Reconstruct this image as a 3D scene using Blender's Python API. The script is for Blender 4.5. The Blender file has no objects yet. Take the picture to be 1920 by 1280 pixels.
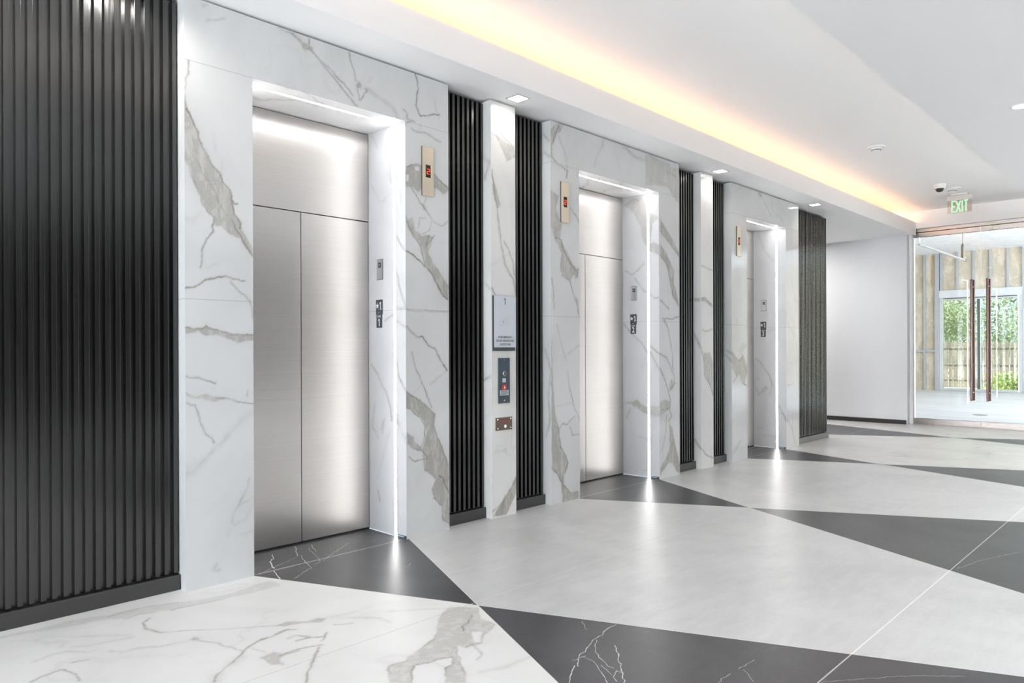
import bpy, bmesh, math, random
import numpy as np
from mathutils import Vector, Matrix
random.seed(7)
COL = bpy.context.scene.collection
SC = bpy.context.scene

VEINS = {
'p1': """P 0.55 1475 2627 1485 2560 1506 2521 1532 2464 1549 2424 1567 2365 1602 2300 1661 2247 1679 2196 1725 2158 1730 2098 1744 2031 1779 1990 1786 1944 1815 1901 1849 1838 1849 1796 1805 1844 1772 1896 1710 1921 1664 1952 1632 1953 1623 1993 1588 2024 1575 2071 1540 2128 1522 2170 1509 2230 1488 2279 1474 2320
L 0.6 5 1485 2551 1506 2516 1549 2424 1569 2365 1607 2296 1661 2246 1679 2194 1723 2157 1730 2103 1744 2082 1763 2085
L 0.7 7 1730 2098 1744 2031 1758 2005 1779 1980 1775 1952
L 0.55 7 1728 2001 1748 1958 1772 1914 1805 1862 1849 1796
L 0.35 5 1474 2311 1509 2212 1540 2128 1583 2037 1628 1989
L 0.45 7 1630 1993 1619 1938 1623 1916 1583 1866 1569 1811 1569 1758 1560 1721
L 0.35 4 1499 2805 1500 2748 1481 2708 1485 2674 1475 2627 1485 2551
S 0.12 12 1621 2457 1643 2362
S 0.12 12 1675 2305 1676 2241
S 0.2 22 1483 1974 1513 1965 1565 2007
L 0.25 5 1514 2425 1527 2375 1540 2288 1575 2214 1620 2159 1656 2074
L 0.2 5 1624 2160 1651 2082 1701 2007
L 0.5 5 1475 1599 1529 1611 1582 1655 1645 1673 1696 1683 1728 1669 1799 1662
L 0.28 5 1719 1655 1766 1602 1833 1555 1843 1503 1847 1457
P 0.55 1475 1393 1528 1385 1572 1395 1585 1408 1608 1391 1671 1378 1736 1361 1850 1355 1850 1325 1755 1320 1708 1338 1635 1355 1581 1359 1546 1376 1493 1360 1475 1366
L 0.55 5 1475 1393 1528 1385 1572 1393 1585 1407 1603 1394 1671 1377 1736 1361 1850 1355
L 0.5 5 1480 1138 1527 1128 1571 1113 1634 1096
P 0.4 1477 1055 1527 1026 1571 1039 1615 1028 1716 1003 1615 1001 1571 1015 1518 1022 1479 1037
L 0.4 5 1643 1015 1716 1004 1783 985 1831 970 1850 972
L 0.45 4 1484 999 1531 981 1544 931 1557 877 1579 835 1615 796 1624 768
S 0.13 22 1850 930 1782 888 1706 811 1623 736 1543 673 1491 644
L 0.2 6 1812 1016 1821 1044
S 0.13 10 1641 1745 1591 1718
S 0.13 14 1625 1098 1620 1062
S 0.22 20 1479 621 1512 624 1550 665 1587 698 1633 743 1704 803
S 0.4 10 1828 552 1808 500 1767 419 1730 370 1726 331 1742 309 1774 323
S 0.2 9 1840 447 1816 435 1775 417
S 0.2 9 1849 414 1819 363 1807 333 1774 319
S 0.2 9 1758 255 1807 242 1848 262
S 0.2 14 1702 265 1710 287
S 0.25 14 1635 116 1616 86 1650 78
P 0.65 2001 3145 2080 3142 2104 3144 2147 3118 2198 3105 2226 3096 2233 3058 2204 3078 2179 3065 2160 3076 2141 3099 2110 3123 2067 3138
L 0.5 4 2204 3110 2211 3143
L 0.4 8 2229 3062 2288 3027 2334 3005 2374 2981 2407 2954 2441 2940 2476 2913 2511 2874
L 0.4 8 2236 3059 2301 3008 2380 2947 2434 2902 2476 2865 2524 2829 2546 2819
L 0.38 6 2484 3137 2494 3086 2518 3033 2532 2976
P 0.7 2550 2978 2571 2962 2564 2939 2539 2935 2536 2959
L 0.35 6 2539 2929 2553 2890 2553 2860
L 0.4 7 2604 2946 2618 2937 2589 2887 2567 2863
S 0.32 22 2593 2949 2662 2933 2736 2899 2812 2873 2839 2842 2847 2815
S 0.22 12 2651 3026 2633 2990
L 0.55 6 3008 3145 3025 3107 3032 3051 3020 3021 3011 2941 3032 2887 3044 2870 3102 2884 3171 2916 3222 2921
S 0.25 10 3171 3013 3184 2956 3214 2896
L 0.4 6 2899 2885 2930 2857 2934 2825 2970 2824 2995 2816
L 0.35 6 2918 2777 2926 2798 2970 2821
L 0.38 8 2966 2768 3011 2758 3077 2763 3136 2752 3222 2733
S 0.25 10 3044 2808 3060 2769
S 0.35 9 1600 3049 1642 3068 1691 3094
S 0.25 9 1571 3123 1594 3137
P 0.6 2923 2502 3010 2540 3068 2531 3097 2493 3171 2494 3231 2446 3292 2421 3292 2395 3245 2367 3193 2399 3163 2400 3067 2385 3017 2352 2974 2376 2923 2367
H 0 2996 2515 3032 2525 3036 2503 3000 2490
H 0 2923 2451 2947 2456 2946 2411 2923 2407
L 0.5 5 2923 2502 3010 2540 3068 2531 3171 2494 3231 2446 3292 2419
L 0.4 8 2960 2374 3038 2289 3096 2234 3140 2189
P 0.45 3035 2283 3081 2278 3099 2235 3074 2237
L 0.3 5 3096 2321 3081 2284
L 0.35 5 3140 2189 3169 2158 3229 2142 3294 2185
L 0.25 5 3023 2094 3037 2175 3088 2182
L 0.25 5 3139 2165 3124 2106 3066 2065
P 0.6 2922 2177 2938 2140 2969 2166 3001 2080 3066 2053 3117 2065 3154 2063 3131 1991 3109 1954 3146 1889 3213 1813 3292 1724 3285 1629 3227 1662 3167 1763 3087 1849 3080 1917 3037 1993 2980 2044 2938 2084 2922 2138
L 0.6 8 2921 1942 2979 1919 3050 1869 3123 1817 3197 1718 3242 1651 3285 1632
L 0.5 5 2922 2138 2980 2038 3037 1987 3087 1849
L 0.4 4 3117 2065 3095 1987 3161 2070
L 0.28 5 2919 1550 2936 1539 3063 1539 3291 1539
L 0.55 8 2918 1433 2972 1391 3016 1359 3060 1360 3104 1307 3165 1283 3195 1230 3242 1169 3281 1126
S 0.2 10 3281 1126 3210 1086 3133 1035
L 0.4 8 2964 1255 2979 1197 3044 1067 3095 971 3133 875
S 0.15 12 3029 1021 2985 977
P 0.65 2916 997 2970 966 3073 902 3163 826 3155 755 3185 669 3239 568 3289 466 3292 42 3237 76 3221 174 3153 245 3130 307 3176 372 3071 445 3056 587 3094 713 3072 785 2999 848 2915 888
H 0 3053 441 3093 436 3173 361 3138 330 3093 371
P 0.6 2923 721 2976 688 2983 652 3042 606 3056 575 3005 598 2954 632 2926 646
L 0.5 5 3042 606 3072 668 3079 749 3043 804 2977 850 2915 886
L 0.4 6 2919 653 2969 613 3071 568 3101 523 2983 519 2940 553
L 0.65 6 3199 393 3238 364 3269 288 3285 261
L 0.45 5 3289 454 3239 562 3185 669 3155 755 3163 826 3073 902 2916 997
L 0.4 5 3153 245 3221 174 3237 76 3287 41
S 0.1 25 2939 392 2953 263
S 0.1 25 3084 90 3175 194""",
'j1': """S 0.25 9 384 2789 323 2694
S 0.25 10 176 2562 158 2421 196 2496
S 0.14 12 396 2437 286 2302 216 2327
S 0.25 8 108 2708 71 2621
S 0.2 12 100 2513 72 2407 45 2267
L 0.3 10 112 2061 65 1999 6 1942
L 0.3 8 113 1833 76 1729 39 1636 3 1556
L 0.22 8 241 1473 144 1516
L 0.3 6 97 1469 9 1427
L 0.18 5 115 1558 8 1556
L 0.3 8 403 1170 330 1111 269 1016 219 971 180 890 161 785
L 0.35 12 109 1197 81 1092 1 991
S 0.22 22 111 824 64 722 3 670
L 0.18 6 363 905 395 733 323 654
L 0.18 6 291 717 250 791 271 694
S 0.14 16 181 725 272 504 335 377
L 0.3 5 325 282 305 213
S 0.2 8 96 173 67 120""",
'c1': """S 0.25 12 3742 3108 3768 3039 3794 2956
P 0.38 3715 2901 3793 2893 3865 2857 3965 2839 3974 2763 3882 2720 3846 2790 3776 2877
L 0.35 6 3785 2967 3865 2883 3965 2839
P 0.42 3722 2590 3774 2485 3809 2377 3773 2334 3739 2455
L 0.3 14 3722 2627 3782 2310 3816 2086 3860 1925 3951 1816 3969 1727
L 0.35 6 3852 2103 3915 2019 3952 1932 3966 1843
L 0.5 6 3709 1737 3752 1689
P 0.6 3972 288 3913 208 3846 137 3771 69 3725 17 3864 7 3942 109 3973 158
L 0.4 8 3708 52 3827 113 3856 162
S 0.18 8 3928 1199 3976 1164
S 0.12 14 3755 494 3867 509""",
'c1r': """S 0.4 20 74 2728 20 2680 66 2575
S 0.3 12 70 1780 12 1726
L 0.3 6 86 1048 2 1077""",
'p2': """P 0.5 4396 3075 4459 3137 4565 3147 4490 3068 4406 2954 4396 2898
L 0.4 10 4491 3123 4406 2941 4402 2858 4489 2806 4607 2771 4595 2713
S 0.28 18 4490 3041 4575 2919 4607 2799
P 0.55 4394 2583 4488 2543 4455 2428 4529 2327 4507 2200 4592 2098 4646 2018 4746 1942 4745 1885 4679 1908 4634 1849 4527 1883 4506 1965 4528 2077 4444 2179 4392 2283
L 0.55 7 4454 2194 4528 2188 4549 2107 4635 2003 4712 1939 4746 1956
L 0.45 6 4649 2469 4715 2407 4759 2356
L 0.5 6 4746 1942 4712 1882
L 0.4 9 4634 1849 4678 1739 4744 1614
L 0.35 5 4401 1860 4421 1780 4430 1602
L 0.5 9 4716 1704 4751 1586 4765 1511
P 0.6 4399 1344 4408 1000 4439 754 4483 620 4504 473 4571 379 4600 317 4548 235 4547 148 4638 62 4731 63 4731 3 4535 4 4514 167 4459 247 4398 283 4395 685 4397 1086
L 0.5 6 4483 620 4504 473 4571 386 4600 324 4559 234
L 0.5 6 4398 312 4459 247 4520 166 4535 11
L 0.45 6 4547 133 4638 62 4731 63 4731 11
S 0.3 12 4465 1475 4509 1345 4553 1243 4575 1184
S 0.3 9 4553 1214 4761 1309
L 0.35 8 4597 1081 4631 933 4688 782 4758 673
S 0.22 7 4440 804 4665 820
L 0.4 8 4494 619 4527 653 4584 649 4688 708
L 0.35 8 4629 623 4664 546 4757 553
P 0.3 5762 3131 5898 3148 6184 3093 6352 3103 6350 2758 6256 2804 6146 2887 5984 2871 5760 2844 5761 3016
S 0.42 18 5374 3148 5468 3121 5579 3077 5761 3074
S 0.45 18 5812 3131 5986 3116 6184 3103
S 0.32 14 5103 3137 5088 3072 5015 2987 4972 2882
S 0.4 14 5760 2921 5897 2905 6073 2915 6182 2893 6237 2822
L 0.3 8 6128 3043 6295 3012 6351 2961
P 0.6 6015 2551 6122 2472 6260 2350 6353 2258 6358 2220 6259 2287 6167 2340 6054 2414 6014 2434
P 0.75 6014 2299 6110 2235 6258 2073 6257 1935 6327 1813 6355 1712 6233 1808 6177 2004 6120 2124 6013 2189
L 0.45 6 6014 2434 6167 2340 6283 2264 6358 2208
L 0.45 6 6013 2189 6132 2113 6188 1955 6256 1796 6350 1712
L 0.55 8 6017 1754 6095 1714 6163 1673
L 0.42 7 6049 1577 6209 1575 6354 1605
L 0.5 8 6072 1577 6128 1517 6162 1455
L 0.5 8 6072 1559 6150 1474 6196 1338 6229 1213 6240 1062
L 0.5 8 6003 1233 6115 1189 6183 1113 6251 1012 6274 935 6204 875
P 0.5 6205 975 6274 935 6227 874 6170 852 6181 914
L 0.55 11 6006 1086 6091 967 6158 852 6192 751 6180 689
P 0.5 6011 748 6089 769 6180 752 6180 689 6111 656 6010 626
L 0.4 7 6010 675 6180 683
L 0.5 8 6180 664 6214 599 6156 566 6179 527
P 0.65 6168 528 6225 473 6271 319 6317 213 6357 107 6351 6 6304 38 6223 135 6154 143 6007 50 6007 99 6108 198 6177 278
L 0.38 5 6122 618 6099 447 6041 279
S 0.22 6 6345 920 6251 924""",
'p2r': """L 0.35 7 67 3047 12 2981
L 0.35 7 67 2896 4 2849
L 0.3 7 68 1273 30 1186 2 1086 32 884 13 713 52 552""",
'j2': """P 0.35 417 2749 310 2784 145 2784 147 2300 191 2355 206 2493 295 2643
P 0.35 105 2617 -6 2565 30 2546 74 2514 81 2453 96 2344 106 2345
P 0.42 106 2333 -5 2296 -4 2186 107 2246
L 0.25 8 404 2072 313 2027 237 2071 178 2129
L 0.3 7 283 1987 179 1855 142 1840
L 0.3 7 105 1826 62 1780 -3 1777
L 0.4 6 257 2776 234 2754
L 0.35 12 422 1532 315 1428 196 1326 144 1251
L 0.45 8 115 1313 35 1251 -7 1227
L 0.35 8 108 1251 50 1153 0 1080
P 0.5 418 729 318 740 257 768 198 715 146 699 147 637 213 658 288 698 364 725
P 0.3 113 707 2 713 2 615 96 621
L 0.3 7 341 669 387 578
S 0.22 8 319 418 155 381
S 0.22 8 215 39 149 84
S 0.22 16 196 1089 159 1189""",
'c2': """L 0.3 8 6799 2155 6931 2139 7038 2120
P 0.5 6802 1817 6876 1828 7035 1754 7035 1727 6875 1781 6802 1782
S 0.2 10 6882 2843 6856 2772
L 0.45 9 6799 1281 6858 1141
P 0.35 6846 1235 6978 1234 7031 1139 7042 773 6949 912 6870 1021
L 0.55 7 6870 994 6976 884 7042 773
L 0.35 7 6808 1480 6900 1462 7034 1491
L 0.4 7 6800 215 6891 139 7038 96""",
'c2r': """P 0.5 80 1817 10 1816 10 1782 80 1785
L 0.4 9 74 1422 6 1295
L 0.35 7 78 301 10 221""",
'p3': """P 0.5 8109 3149 8198 3143 8242 3095 8168 3098
S 0.35 12 8228 3107 8409 2969 8487 2911
S 0.22 12 8488 3132 8550 2961
S 0.28 12 7548 3055 7738 3149
S 0.25 25 8630 2944 8825 2885
P 0.5 7471 1129 7471 1243 7629 1139 7725 1203 7841 1084 7840 992 7764 851 7695 931 7655 1010 7587 935 7534 1038
L 0.45 9 7471 1243 7561 1178 7642 1139 7711 1171
L 0.5 9 7711 1216 7765 1085 7840 992
L 0.5 9 7655 997 7722 879 7820 849
L 0.45 9 7481 1078 7587 960 7506 906
P 0.22 7629 1242 7726 1352 7837 1320 7697 1216
S 0.4 20 8922 378 9074 251 9177 38
S 0.3 14 9076 439 9142 42
S 0.3 14 8942 807 9113 822
S 0.18 16 8948 1595 9153 1455 9257 1235
S 0.3 25 7501 98 7663 210
S 0.22 10 9055 2162 9192 1937 9226 1763""",
'j3': """L 0.3 12 411 1149 342 1105 281 1003 221 932 176 788
S 0.4 12 388 899 365 877
L 0.25 9 366 679 282 784 251 771 312 710
L 0.25 9 404 765 366 671
S 0.25 14 191 874 207 685
S 0.15 14 314 139 163 158
S 0.35 10 368 237 314 241
L 0.35 14 103 560 44 448 -2 351
S 0.2 10 234 1499 144 1526
S 0.2 20 367 2766 276 2536 171 2410""",
'p3r': """L 0.4 9 74 1262 0 1217
L 0.4 9 74 1205 0 1129""",
'w': """P 0.26 669 16 797 -27 924 -11 1087 -67 1228 -64 1384 -125 1489 -175 1640 -198 1795 -144 1879 -156 1871 -260 1697 -257 1544 -232 1324 -208 1233 -159 1126 -165 1011 -101 888 -83 746 -39 662 -26
L 0.4 7 1081 -89 1225 -75 1294 -85 1384 -125
L 0.4 7 1321 -215 1429 -226 1555 -244 1608 -233
L 0.35 7 1123 -176 1199 -154 1259 -186
L 0.45 12 1209 -250 1168 -291 1153 -357 1163 -407 1188 -471
L 0.3 9 1188 -471 1263 -524 1326 -576 1487 -703 1600 -780
P 0.6 1587 -775 1638 -766 1679 -808 1655 -823 1615 -796
S 0.25 14 893 -241 939 -276 1010 -337 1076 -393
S 0.25 14 771 -176 793 -235 855 -275 832 -322
S 0.3 12 712 -408 788 -389 842 -401 888 -471 934 -474
S 0.25 12 860 -351 907 -399 1012 -414 1077 -431
S 0.35 12 957 -520 989 -575 1060 -581 1122 -622 1195 -651 1254 -652
P 0.6 1245 -643 1270 -631 1282 -669 1259 -674
L 0.3 8 1270 -681 1313 -773 1345 -887 1362 -939
L 0.5 12 1146 -1123 1186 -1070 1232 -1038 1311 -975 1357 -934 1409 -897 1469 -862 1514 -873 1588 -847 1627 -874
S 0.3 30 1146 -1123 1221 -1047 1316 -980
L 0.2 6 1390 -923 1408 -986 1406 -1018
P 0.45 1379 -1045 1441 -1032 1465 -1079 1421 -1110 1406 -1178 1378 -1128
L 0.4 6 1461 -1086 1518 -1100
L 0.4 8 658 -618 717 -585 771 -581 793 -644 798 -688 791 -738
L 0.4 6 812 -533 877 -557
P 0.55 1584 -766 1645 -773 1702 -818 1766 -826 1790 -857 1750 -882 1680 -829 1610 -807
S 0.25 14 1760 -835 1857 -876 1946 -878 2021 -877
L 0.5 10 1437 -877 1483 -874 1544 -873 1607 -845
L 0.45 8 1552 -946 1595 -939 1626 -997 1564 -996
L 0.45 9 1607 -1002 1671 -1043 1705 -1013 1643 -1077
L 0.5 6 1442 -1084 1504 -1078 1573 -1090 1620 -1115
P 0.5 1376 -1060 1431 -1049 1452 -1093 1411 -1118 1402 -1162 1371 -1141
L 0.45 13 1597 -1128 1545 -1190 1494 -1247 1438 -1314 1392 -1384
L 0.3 7 1781 -957 1849 -999
S 0.25 14 1819 -881 1910 -961 1968 -1036 1975 -1116
S 0.25 12 2061 -997 2273 -1170
P 0.5 2304 -1170 2390 -1276 2302 -1383 2300 -1495 2174 -1552 2113 -1601 2069 -1592 2034 -1580 2021 -1543 1955 -1592 1915 -1683 1871 -1762 1815 -1825 1763 -1772 1844 -1672 1888 -1665 1930 -1611 1871 -1583 1820 -1584 1774 -1558 1723 -1609 1674 -1679 1614 -1617 1676 -1519 1715 -1487 1765 -1506 1889 -1454 2003 -1401 2089 -1331 2149 -1253 2227 -1200
L 0.35 5 1643 -1566 1698 -1500 1729 -1490 1765 -1506 1821 -1476 1889 -1454 1992 -1414
L 0.5 5 1674 -1679 1723 -1609 1774 -1558 1820 -1584 1871 -1583 1930 -1611 1889 -1666 1839 -1678 1800 -1729
L 0.45 5 1990 -1558 2015 -1549 1973 -1587 1915 -1683 1871 -1762
L 0.55 5 2306 -1327 2220 -1383 2178 -1396 2152 -1437
L 0.4 5 2034 -1580 2076 -1575 2038 -1677 1986 -1702
H 0 2165 -1477 2195 -1508 2116 -1593 2097 -1572
S 0.25 14 1920 -1793 2017 -1841 2085 -1837 2155 -1844""",
'd': """W 4 2123 317 2103 281 2079 218
W 7 2075 234 2038 187 2018 123 1998 51
W 5 1970 12 1950 -56 1935 -116 1920 -158
W 5 2314 399 2298 345 2254 268 2242 227 2209 171
W 3 2244 186 2207 96 2182 12 2152 -99 2082 -138 1982 -207
W 4 2410 342 2378 276 2347 185
W 2 2351 290 2309 144 2278 22 2254 -27 2192 -58
W 2 1869 2 1986 63 2189 153
W 2 2274 -23 2393 69 2614 216
W 2 1884 2 2182 12 2715 9
W 2 2610 -446 2546 -497
W 4 2683 -1895 2620 -1889 2574 -1908 2546 -1922 2461 -1928 2405 -1951 2353 -1975 2310 -1977 2225 -2043
W 3 2321 -2007 2249 -1992
W 4 2218 -2027 2156 -2065 2090 -2110
W 3 2483 -1930 2377 -2009 2351 -2057 2313 -2126 2311 -2157
W 3 2312 -2007 2297 -2074 2232 -2160 2191 -2214
W 2 2300 -2103 2258 -2186
W 4 2490 -2029 2434 -2087 2375 -2136 2313 -2194 2235 -2259
W 3 2301 -2181 2245 -2206 2225 -2233
W 2 2300 -2172 2299 -2204
W 2 2617 -1751 2544 -1833
W 2 2650 -2517 2775 -2523
W 2 2655 -2531 2587 -2608
W 2 2482 -2515 2590 -2513
W 2 2761 -2797 2890 -2888 3064 -3027 3199 -3177
W 2 4730 -2811 5020 -2871 5377 -2999""",
}
# ------------------------------------------------------------------ helpers
def link(o, parent=None):
    COL.objects.link(o)
    if parent is not None:
        o.parent = parent
    return o

def tag(o, label=None, cat=None, group=None, kind=None):
    if label: o['label'] = label
    if cat: o['category'] = cat
    if group: o['group'] = group
    if kind: o['kind'] = kind
    return o

def empty(name, loc=(0, 0, 0)):
    o = bpy.data.objects.new(name, None)
    o.location = loc
    o.empty_display_size = 0.1
    return link(o)

class MB:
    """collects verts, faces, material slots; builds ONE mesh object"""
    def __init__(self):
        self.v = []; self.f = []; self.m = []; self.att = []
    def quad(self, a, b, c, d, mi=0):
        n = len(self.v); self.v += [tuple(a), tuple(b), tuple(c), tuple(d)]
        self.f.append((n, n+1, n+2, n+3)); self.m.append(mi)
    def poly(self, pts, mi=0):
        n = len(self.v); self.v += [tuple(p) for p in pts]
        self.f.append(tuple(range(n, n+len(pts)))); self.m.append(mi)
    def box(self, x0, x1, y0, y1, z0, z1, mi=0, bev=0.0):
        if x0 > x1: x0, x1 = x1, x0
        if y0 > y1: y0, y1 = y1, y0
        if z0 > z1: z0, z1 = z1, z0
        if bev <= 0:
            n = len(self.v)
            self.v += [(x0,y0,z0),(x1,y0,z0),(x1,y1,z0),(x0,y1,z0),(x0,y0,z1),(x1,y0,z1),(x1,y1,z1),(x0,y1,z1)]
            for q in ((3,2,1,0),(4,5,6,7),(0,1,5,4),(1,2,6,5),(2,3,7,6),(3,0,4,7)):
                self.f.append(tuple(n+i for i in q)); self.m.append(mi)
        else:
            bm = bmesh.new()
            bmesh.ops.create_cube(bm, size=1)
            for v in bm.verts:
                v.co = Vector(((x0+x1)/2+v.co.x*(x1-x0), (y0+y1)/2+v.co.y*(y1-y0), (z0+z1)/2+v.co.z*(z1-z0)))
            bmesh.ops.bevel(bm, geom=bm.edges[:], offset=bev, segments=2, affect='EDGES', profile=0.5)
            self.add_bm(bm, mi)
    def add_bm(self, bm, mi=0, mat=None):
        if mat is not None: bm.transform(mat)
        bm.verts.ensure_lookup_table()
        n = len(self.v)
        self.v += [tuple(v.co) for v in bm.verts]
        for f in bm.faces:
            self.f.append(tuple(n+v.index for v in f.verts)); self.m.append(mi)
        bm.free()
    def prism(self, pts, axis, a, b, mi=0):
        """closed 2D outline extruded along axis from a to b"""
        def P(p, t):
            return {'x': (t, p[0], p[1]), 'y': (p[0], t, p[1]), 'z': (p[0], p[1], t)}[axis]
        k = len(pts); n = len(self.v)
        self.v += [P(p, a) for p in pts] + [P(p, b) for p in pts]
        for i in range(k):
            j = (i+1) % k
            self.f.append((n+i, n+j, n+k+j, n+k+i)); self.m.append(mi)
        self.f.append(tuple(n+i for i in range(k))[::-1]); self.m.append(mi)
        self.f.append(tuple(n+k+i for i in range(k))); self.m.append(mi)
    def cyl(self, c, axis, r, h, seg=24, mi=0, r2=None):
        """cylinder from c along axis by h"""
        r2 = r if r2 is None else r2
        n = len(self.v)
        def P(a, rr, t):
            u, w = rr*math.cos(a), rr*math.sin(a)
            return {'x': (c[0]+t, c[1]+u, c[2]+w), 'y': (c[0]+u, c[1]+t, c[2]+w), 'z': (c[0]+u, c[1]+w, c[2]+t)}[axis]
        self.v += [P(2*math.pi*i/seg, r, 0) for i in range(seg)] + [P(2*math.pi*i/seg, r2, h) for i in range(seg)]
        for i in range(seg):
            j = (i+1) % seg
            self.f.append((n+i, n+j, n+seg+j, n+seg+i)); self.m.append(mi)
        self.f.append(tuple(n+i for i in range(seg))[::-1]); self.m.append(mi)
        self.f.append(tuple(n+seg+i for i in range(seg))); self.m.append(mi)
    def lathe(self, c, prof, seg=32, mi=0):
        """profile of (r, z) turned about the vertical through c"""
        n = len(self.v)
        for r, z in prof:
            self.v += [(c[0]+r*math.cos(2*math.pi*i/seg), c[1]+r*math.sin(2*math.pi*i/seg), c[2]+z) for i in range(seg)]
        for k in range(len(prof)-1):
            for i in range(seg):
                j = (i+1) % seg
                self.f.append((n+k*seg+i, n+k*seg+j, n+(k+1)*seg+j, n+(k+1)*seg+i)); self.m.append(mi)
    def build(self, name, mats, parent=None, smooth=False, fix=True):
        me = bpy.data.meshes.new(name)
        me.from_pydata(self.v, [], self.f)
        if not isinstance(mats, (list, tuple)): mats = [mats]
        for m in mats: me.materials.append(m)
        me.polygons.foreach_set('material_index', np.array(self.m, dtype=np.int32))
        if smooth: me.polygons.foreach_set('use_smooth', np.ones(len(self.f), dtype=bool))
        me.update()
        if fix:
            bm = bmesh.new(); bm.from_mesh(me)
            bmesh.ops.recalc_face_normals(bm, faces=bm.faces[:]); bm.to_mesh(me); bm.free()
        return link(bpy.data.objects.new(name, me), parent)

def text_mesh(body, size, mapper, xs=1.0, align='CENTER', bold=0.0):
    """letter outlines as (verts, faces), mapped by mapper(x, y)"""
    cu = bpy.data.curves.new('txt', 'FONT')
    cu.body = body; cu.size = size; cu.align_x = align; cu.align_y = 'CENTER'
    cu.fill_mode = 'FRONT'; cu.offset = bold; cu.resolution_u = 3; cu.space_line = 1.0
    ob = bpy.data.objects.new('txt', cu); COL.objects.link(ob)
    dg = bpy.context.evaluated_depsgraph_get(); dg.update()
    me = ob.evaluated_get(dg).to_mesh()
    vs = [mapper(v.co.x*xs, v.co.y) for v in me.vertices]
    fs = [tuple(p.vertices) for p in me.polygons]
    ob.evaluated_get(dg).to_mesh_clear()
    bpy.data.objects.remove(ob); bpy.data.curves.remove(cu)
    return vs, fs

def add_text(mb, body, size, mapper, mi=0, **k):
    vs, fs = text_mesh(body, size, mapper, **k)
    n = len(mb.v); mb.v += vs
    for f in fs: mb.f.append(tuple(n+i for i in f)); mb.m.append(mi)

def numeral_one(mb, h, mapper, foot=True):
    """a figure 1 with its flag (and foot), h high, centred"""
    w = h*.17
    mb.poly([mapper(-w/2+w*.25, -h/2), mapper(w/2+w*.25, -h/2), mapper(w/2+w*.25, h/2), mapper(-w/2+w*.25, h/2)])
    mb.poly([mapper(-w/2+w*.25, h/2), mapper(-w/2+w*.25, h*.28), mapper(-w*1.35, h*.20), mapper(-w*1.35, h*.33)])
    if foot: mb.poly([mapper(-w*1.1, -h/2), mapper(w*1.6, -h/2), mapper(w*1.6, -h/2+w*.6), mapper(-w*1.1, -h/2+w*.6)])

# ------------------------------------------------------------------ materials
class NT:
    def __init__(self, name):
        self.mat = bpy.data.materials.new(name); self.mat.use_nodes = True
        self.t = self.mat.node_tree; self.t.nodes.clear()
        self.out = self.n('ShaderNodeOutputMaterial')
    def n(self, typ, **kw):
        x = self.t.nodes.new(typ)
        for k, v in kw.items(): setattr(x, k, v)
        return x
    def l(self, a, b): self.t.links.new(a, b)
    def val(self, sock, v):
        if isinstance(v, bpy.types.NodeSocket): self.l(v, sock)
        else: sock.default_value = v
    def math(self, op, a, b=None, c=None, clamp=False):
        x = self.n('ShaderNodeMath', operation=op, use_clamp=clamp)
        self.val(x.inputs[0], a)
        if b is not None: self.val(x.inputs[1], b)
        if c is not None: self.val(x.inputs[2], c)
        return x.outputs[0]
    def mix(self, fac, a, b, blend='MIX'):
        x = self.n('ShaderNodeMix', data_type='RGBA', blend_type=blend)
        self.val(x.inputs[0], fac); self.val(x.inputs[6], a); self.val(x.inputs[7], b)
        return x.outputs[2]
    def ramp(self, fac, lo, hi, a=0.0, b=1.0):
        x = self.n('ShaderNodeMapRange', interpolation_type='SMOOTHSTEP')
        self.val(x.inputs[0], fac)
        x.inputs[1].default_value = lo; x.inputs[2].default_value = hi
        x.inputs[3].default_value = a; x.inputs[4].default_value = b
        return x.outputs[0]
    def pos(self):
        return self.n('ShaderNodeNewGeometry').outputs['Position']
    def noise(self, vec, scale, detail=4, rough=0.5, dist=0.0):
        x = self.n('ShaderNodeTexNoise')
        self.l(vec, x.inputs['Vector']); x.inputs['Scale'].default_value = scale
        x.inputs['Detail'].default_value = detail; x.inputs['Roughness'].default_value = rough
        x.inputs['Distortion'].default_value = dist
        return x.outputs[0]
    def scaled(self, vec, s, rot=(0, 0, 0), loc=(0, 0, 0)):
        x = self.n('ShaderNodeMapping'); self.l(vec, x.inputs[0])
        x.inputs['Scale'].default_value = s; x.inputs['Rotation'].default_value = rot; x.inputs['Location'].default_value = loc
        return x.outputs[0]
    def sep(self, vec):
        x = self.n('ShaderNodeSeparateXYZ'); self.l(vec, x.inputs[0]); return x.outputs
    def bsdf(self, color, rough=0.5, metal=0.0, spec=0.5, **kw):
        b = self.n('ShaderNodeBsdfPrincipled')
        self.val(b.inputs['Base Color'], color if isinstance(color, bpy.types.NodeSocket) else (*color, 1))
        self.val(b.inputs['Roughness'], rough); self.val(b.inputs['Metallic'], metal)
        self.val(b.inputs['Specular IOR Level'], spec)
        for k, v in kw.items(): self.val(b.inputs[k], v)
        self.l(b.outputs[0], self.out.inputs[0]); self.b = b
        return b
    def bump(self, h, strength=0.2, dist=0.01):
        x = self.n('ShaderNodeBump'); self.l(h, x.inputs['Height'])
        x.inputs['Strength'].default_value = strength; x.inputs['Distance'].default_value = dist
        self.l(x.outputs[0], self.b.inputs['Normal'])

def C(r, g=None, b=None):
    return (r, r, r, 1) if g is None else (r, g, b, 1)

def simple(name, col, rough=0.5, metal=0.0, spec=0.5, nscale=0, namp=0.1, **kw):
    t = NT(name)
    if nscale:
        n = t.noise(t.pos(), nscale, 4)
        c = t.mix(n, C(*[x*(1-namp) for x in col]), C(*[min(1, x*(1+namp)) for x in col]))
    else: c = col
    t.bsdf(c, rough, metal, spec, **kw)
    return t.mat

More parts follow.
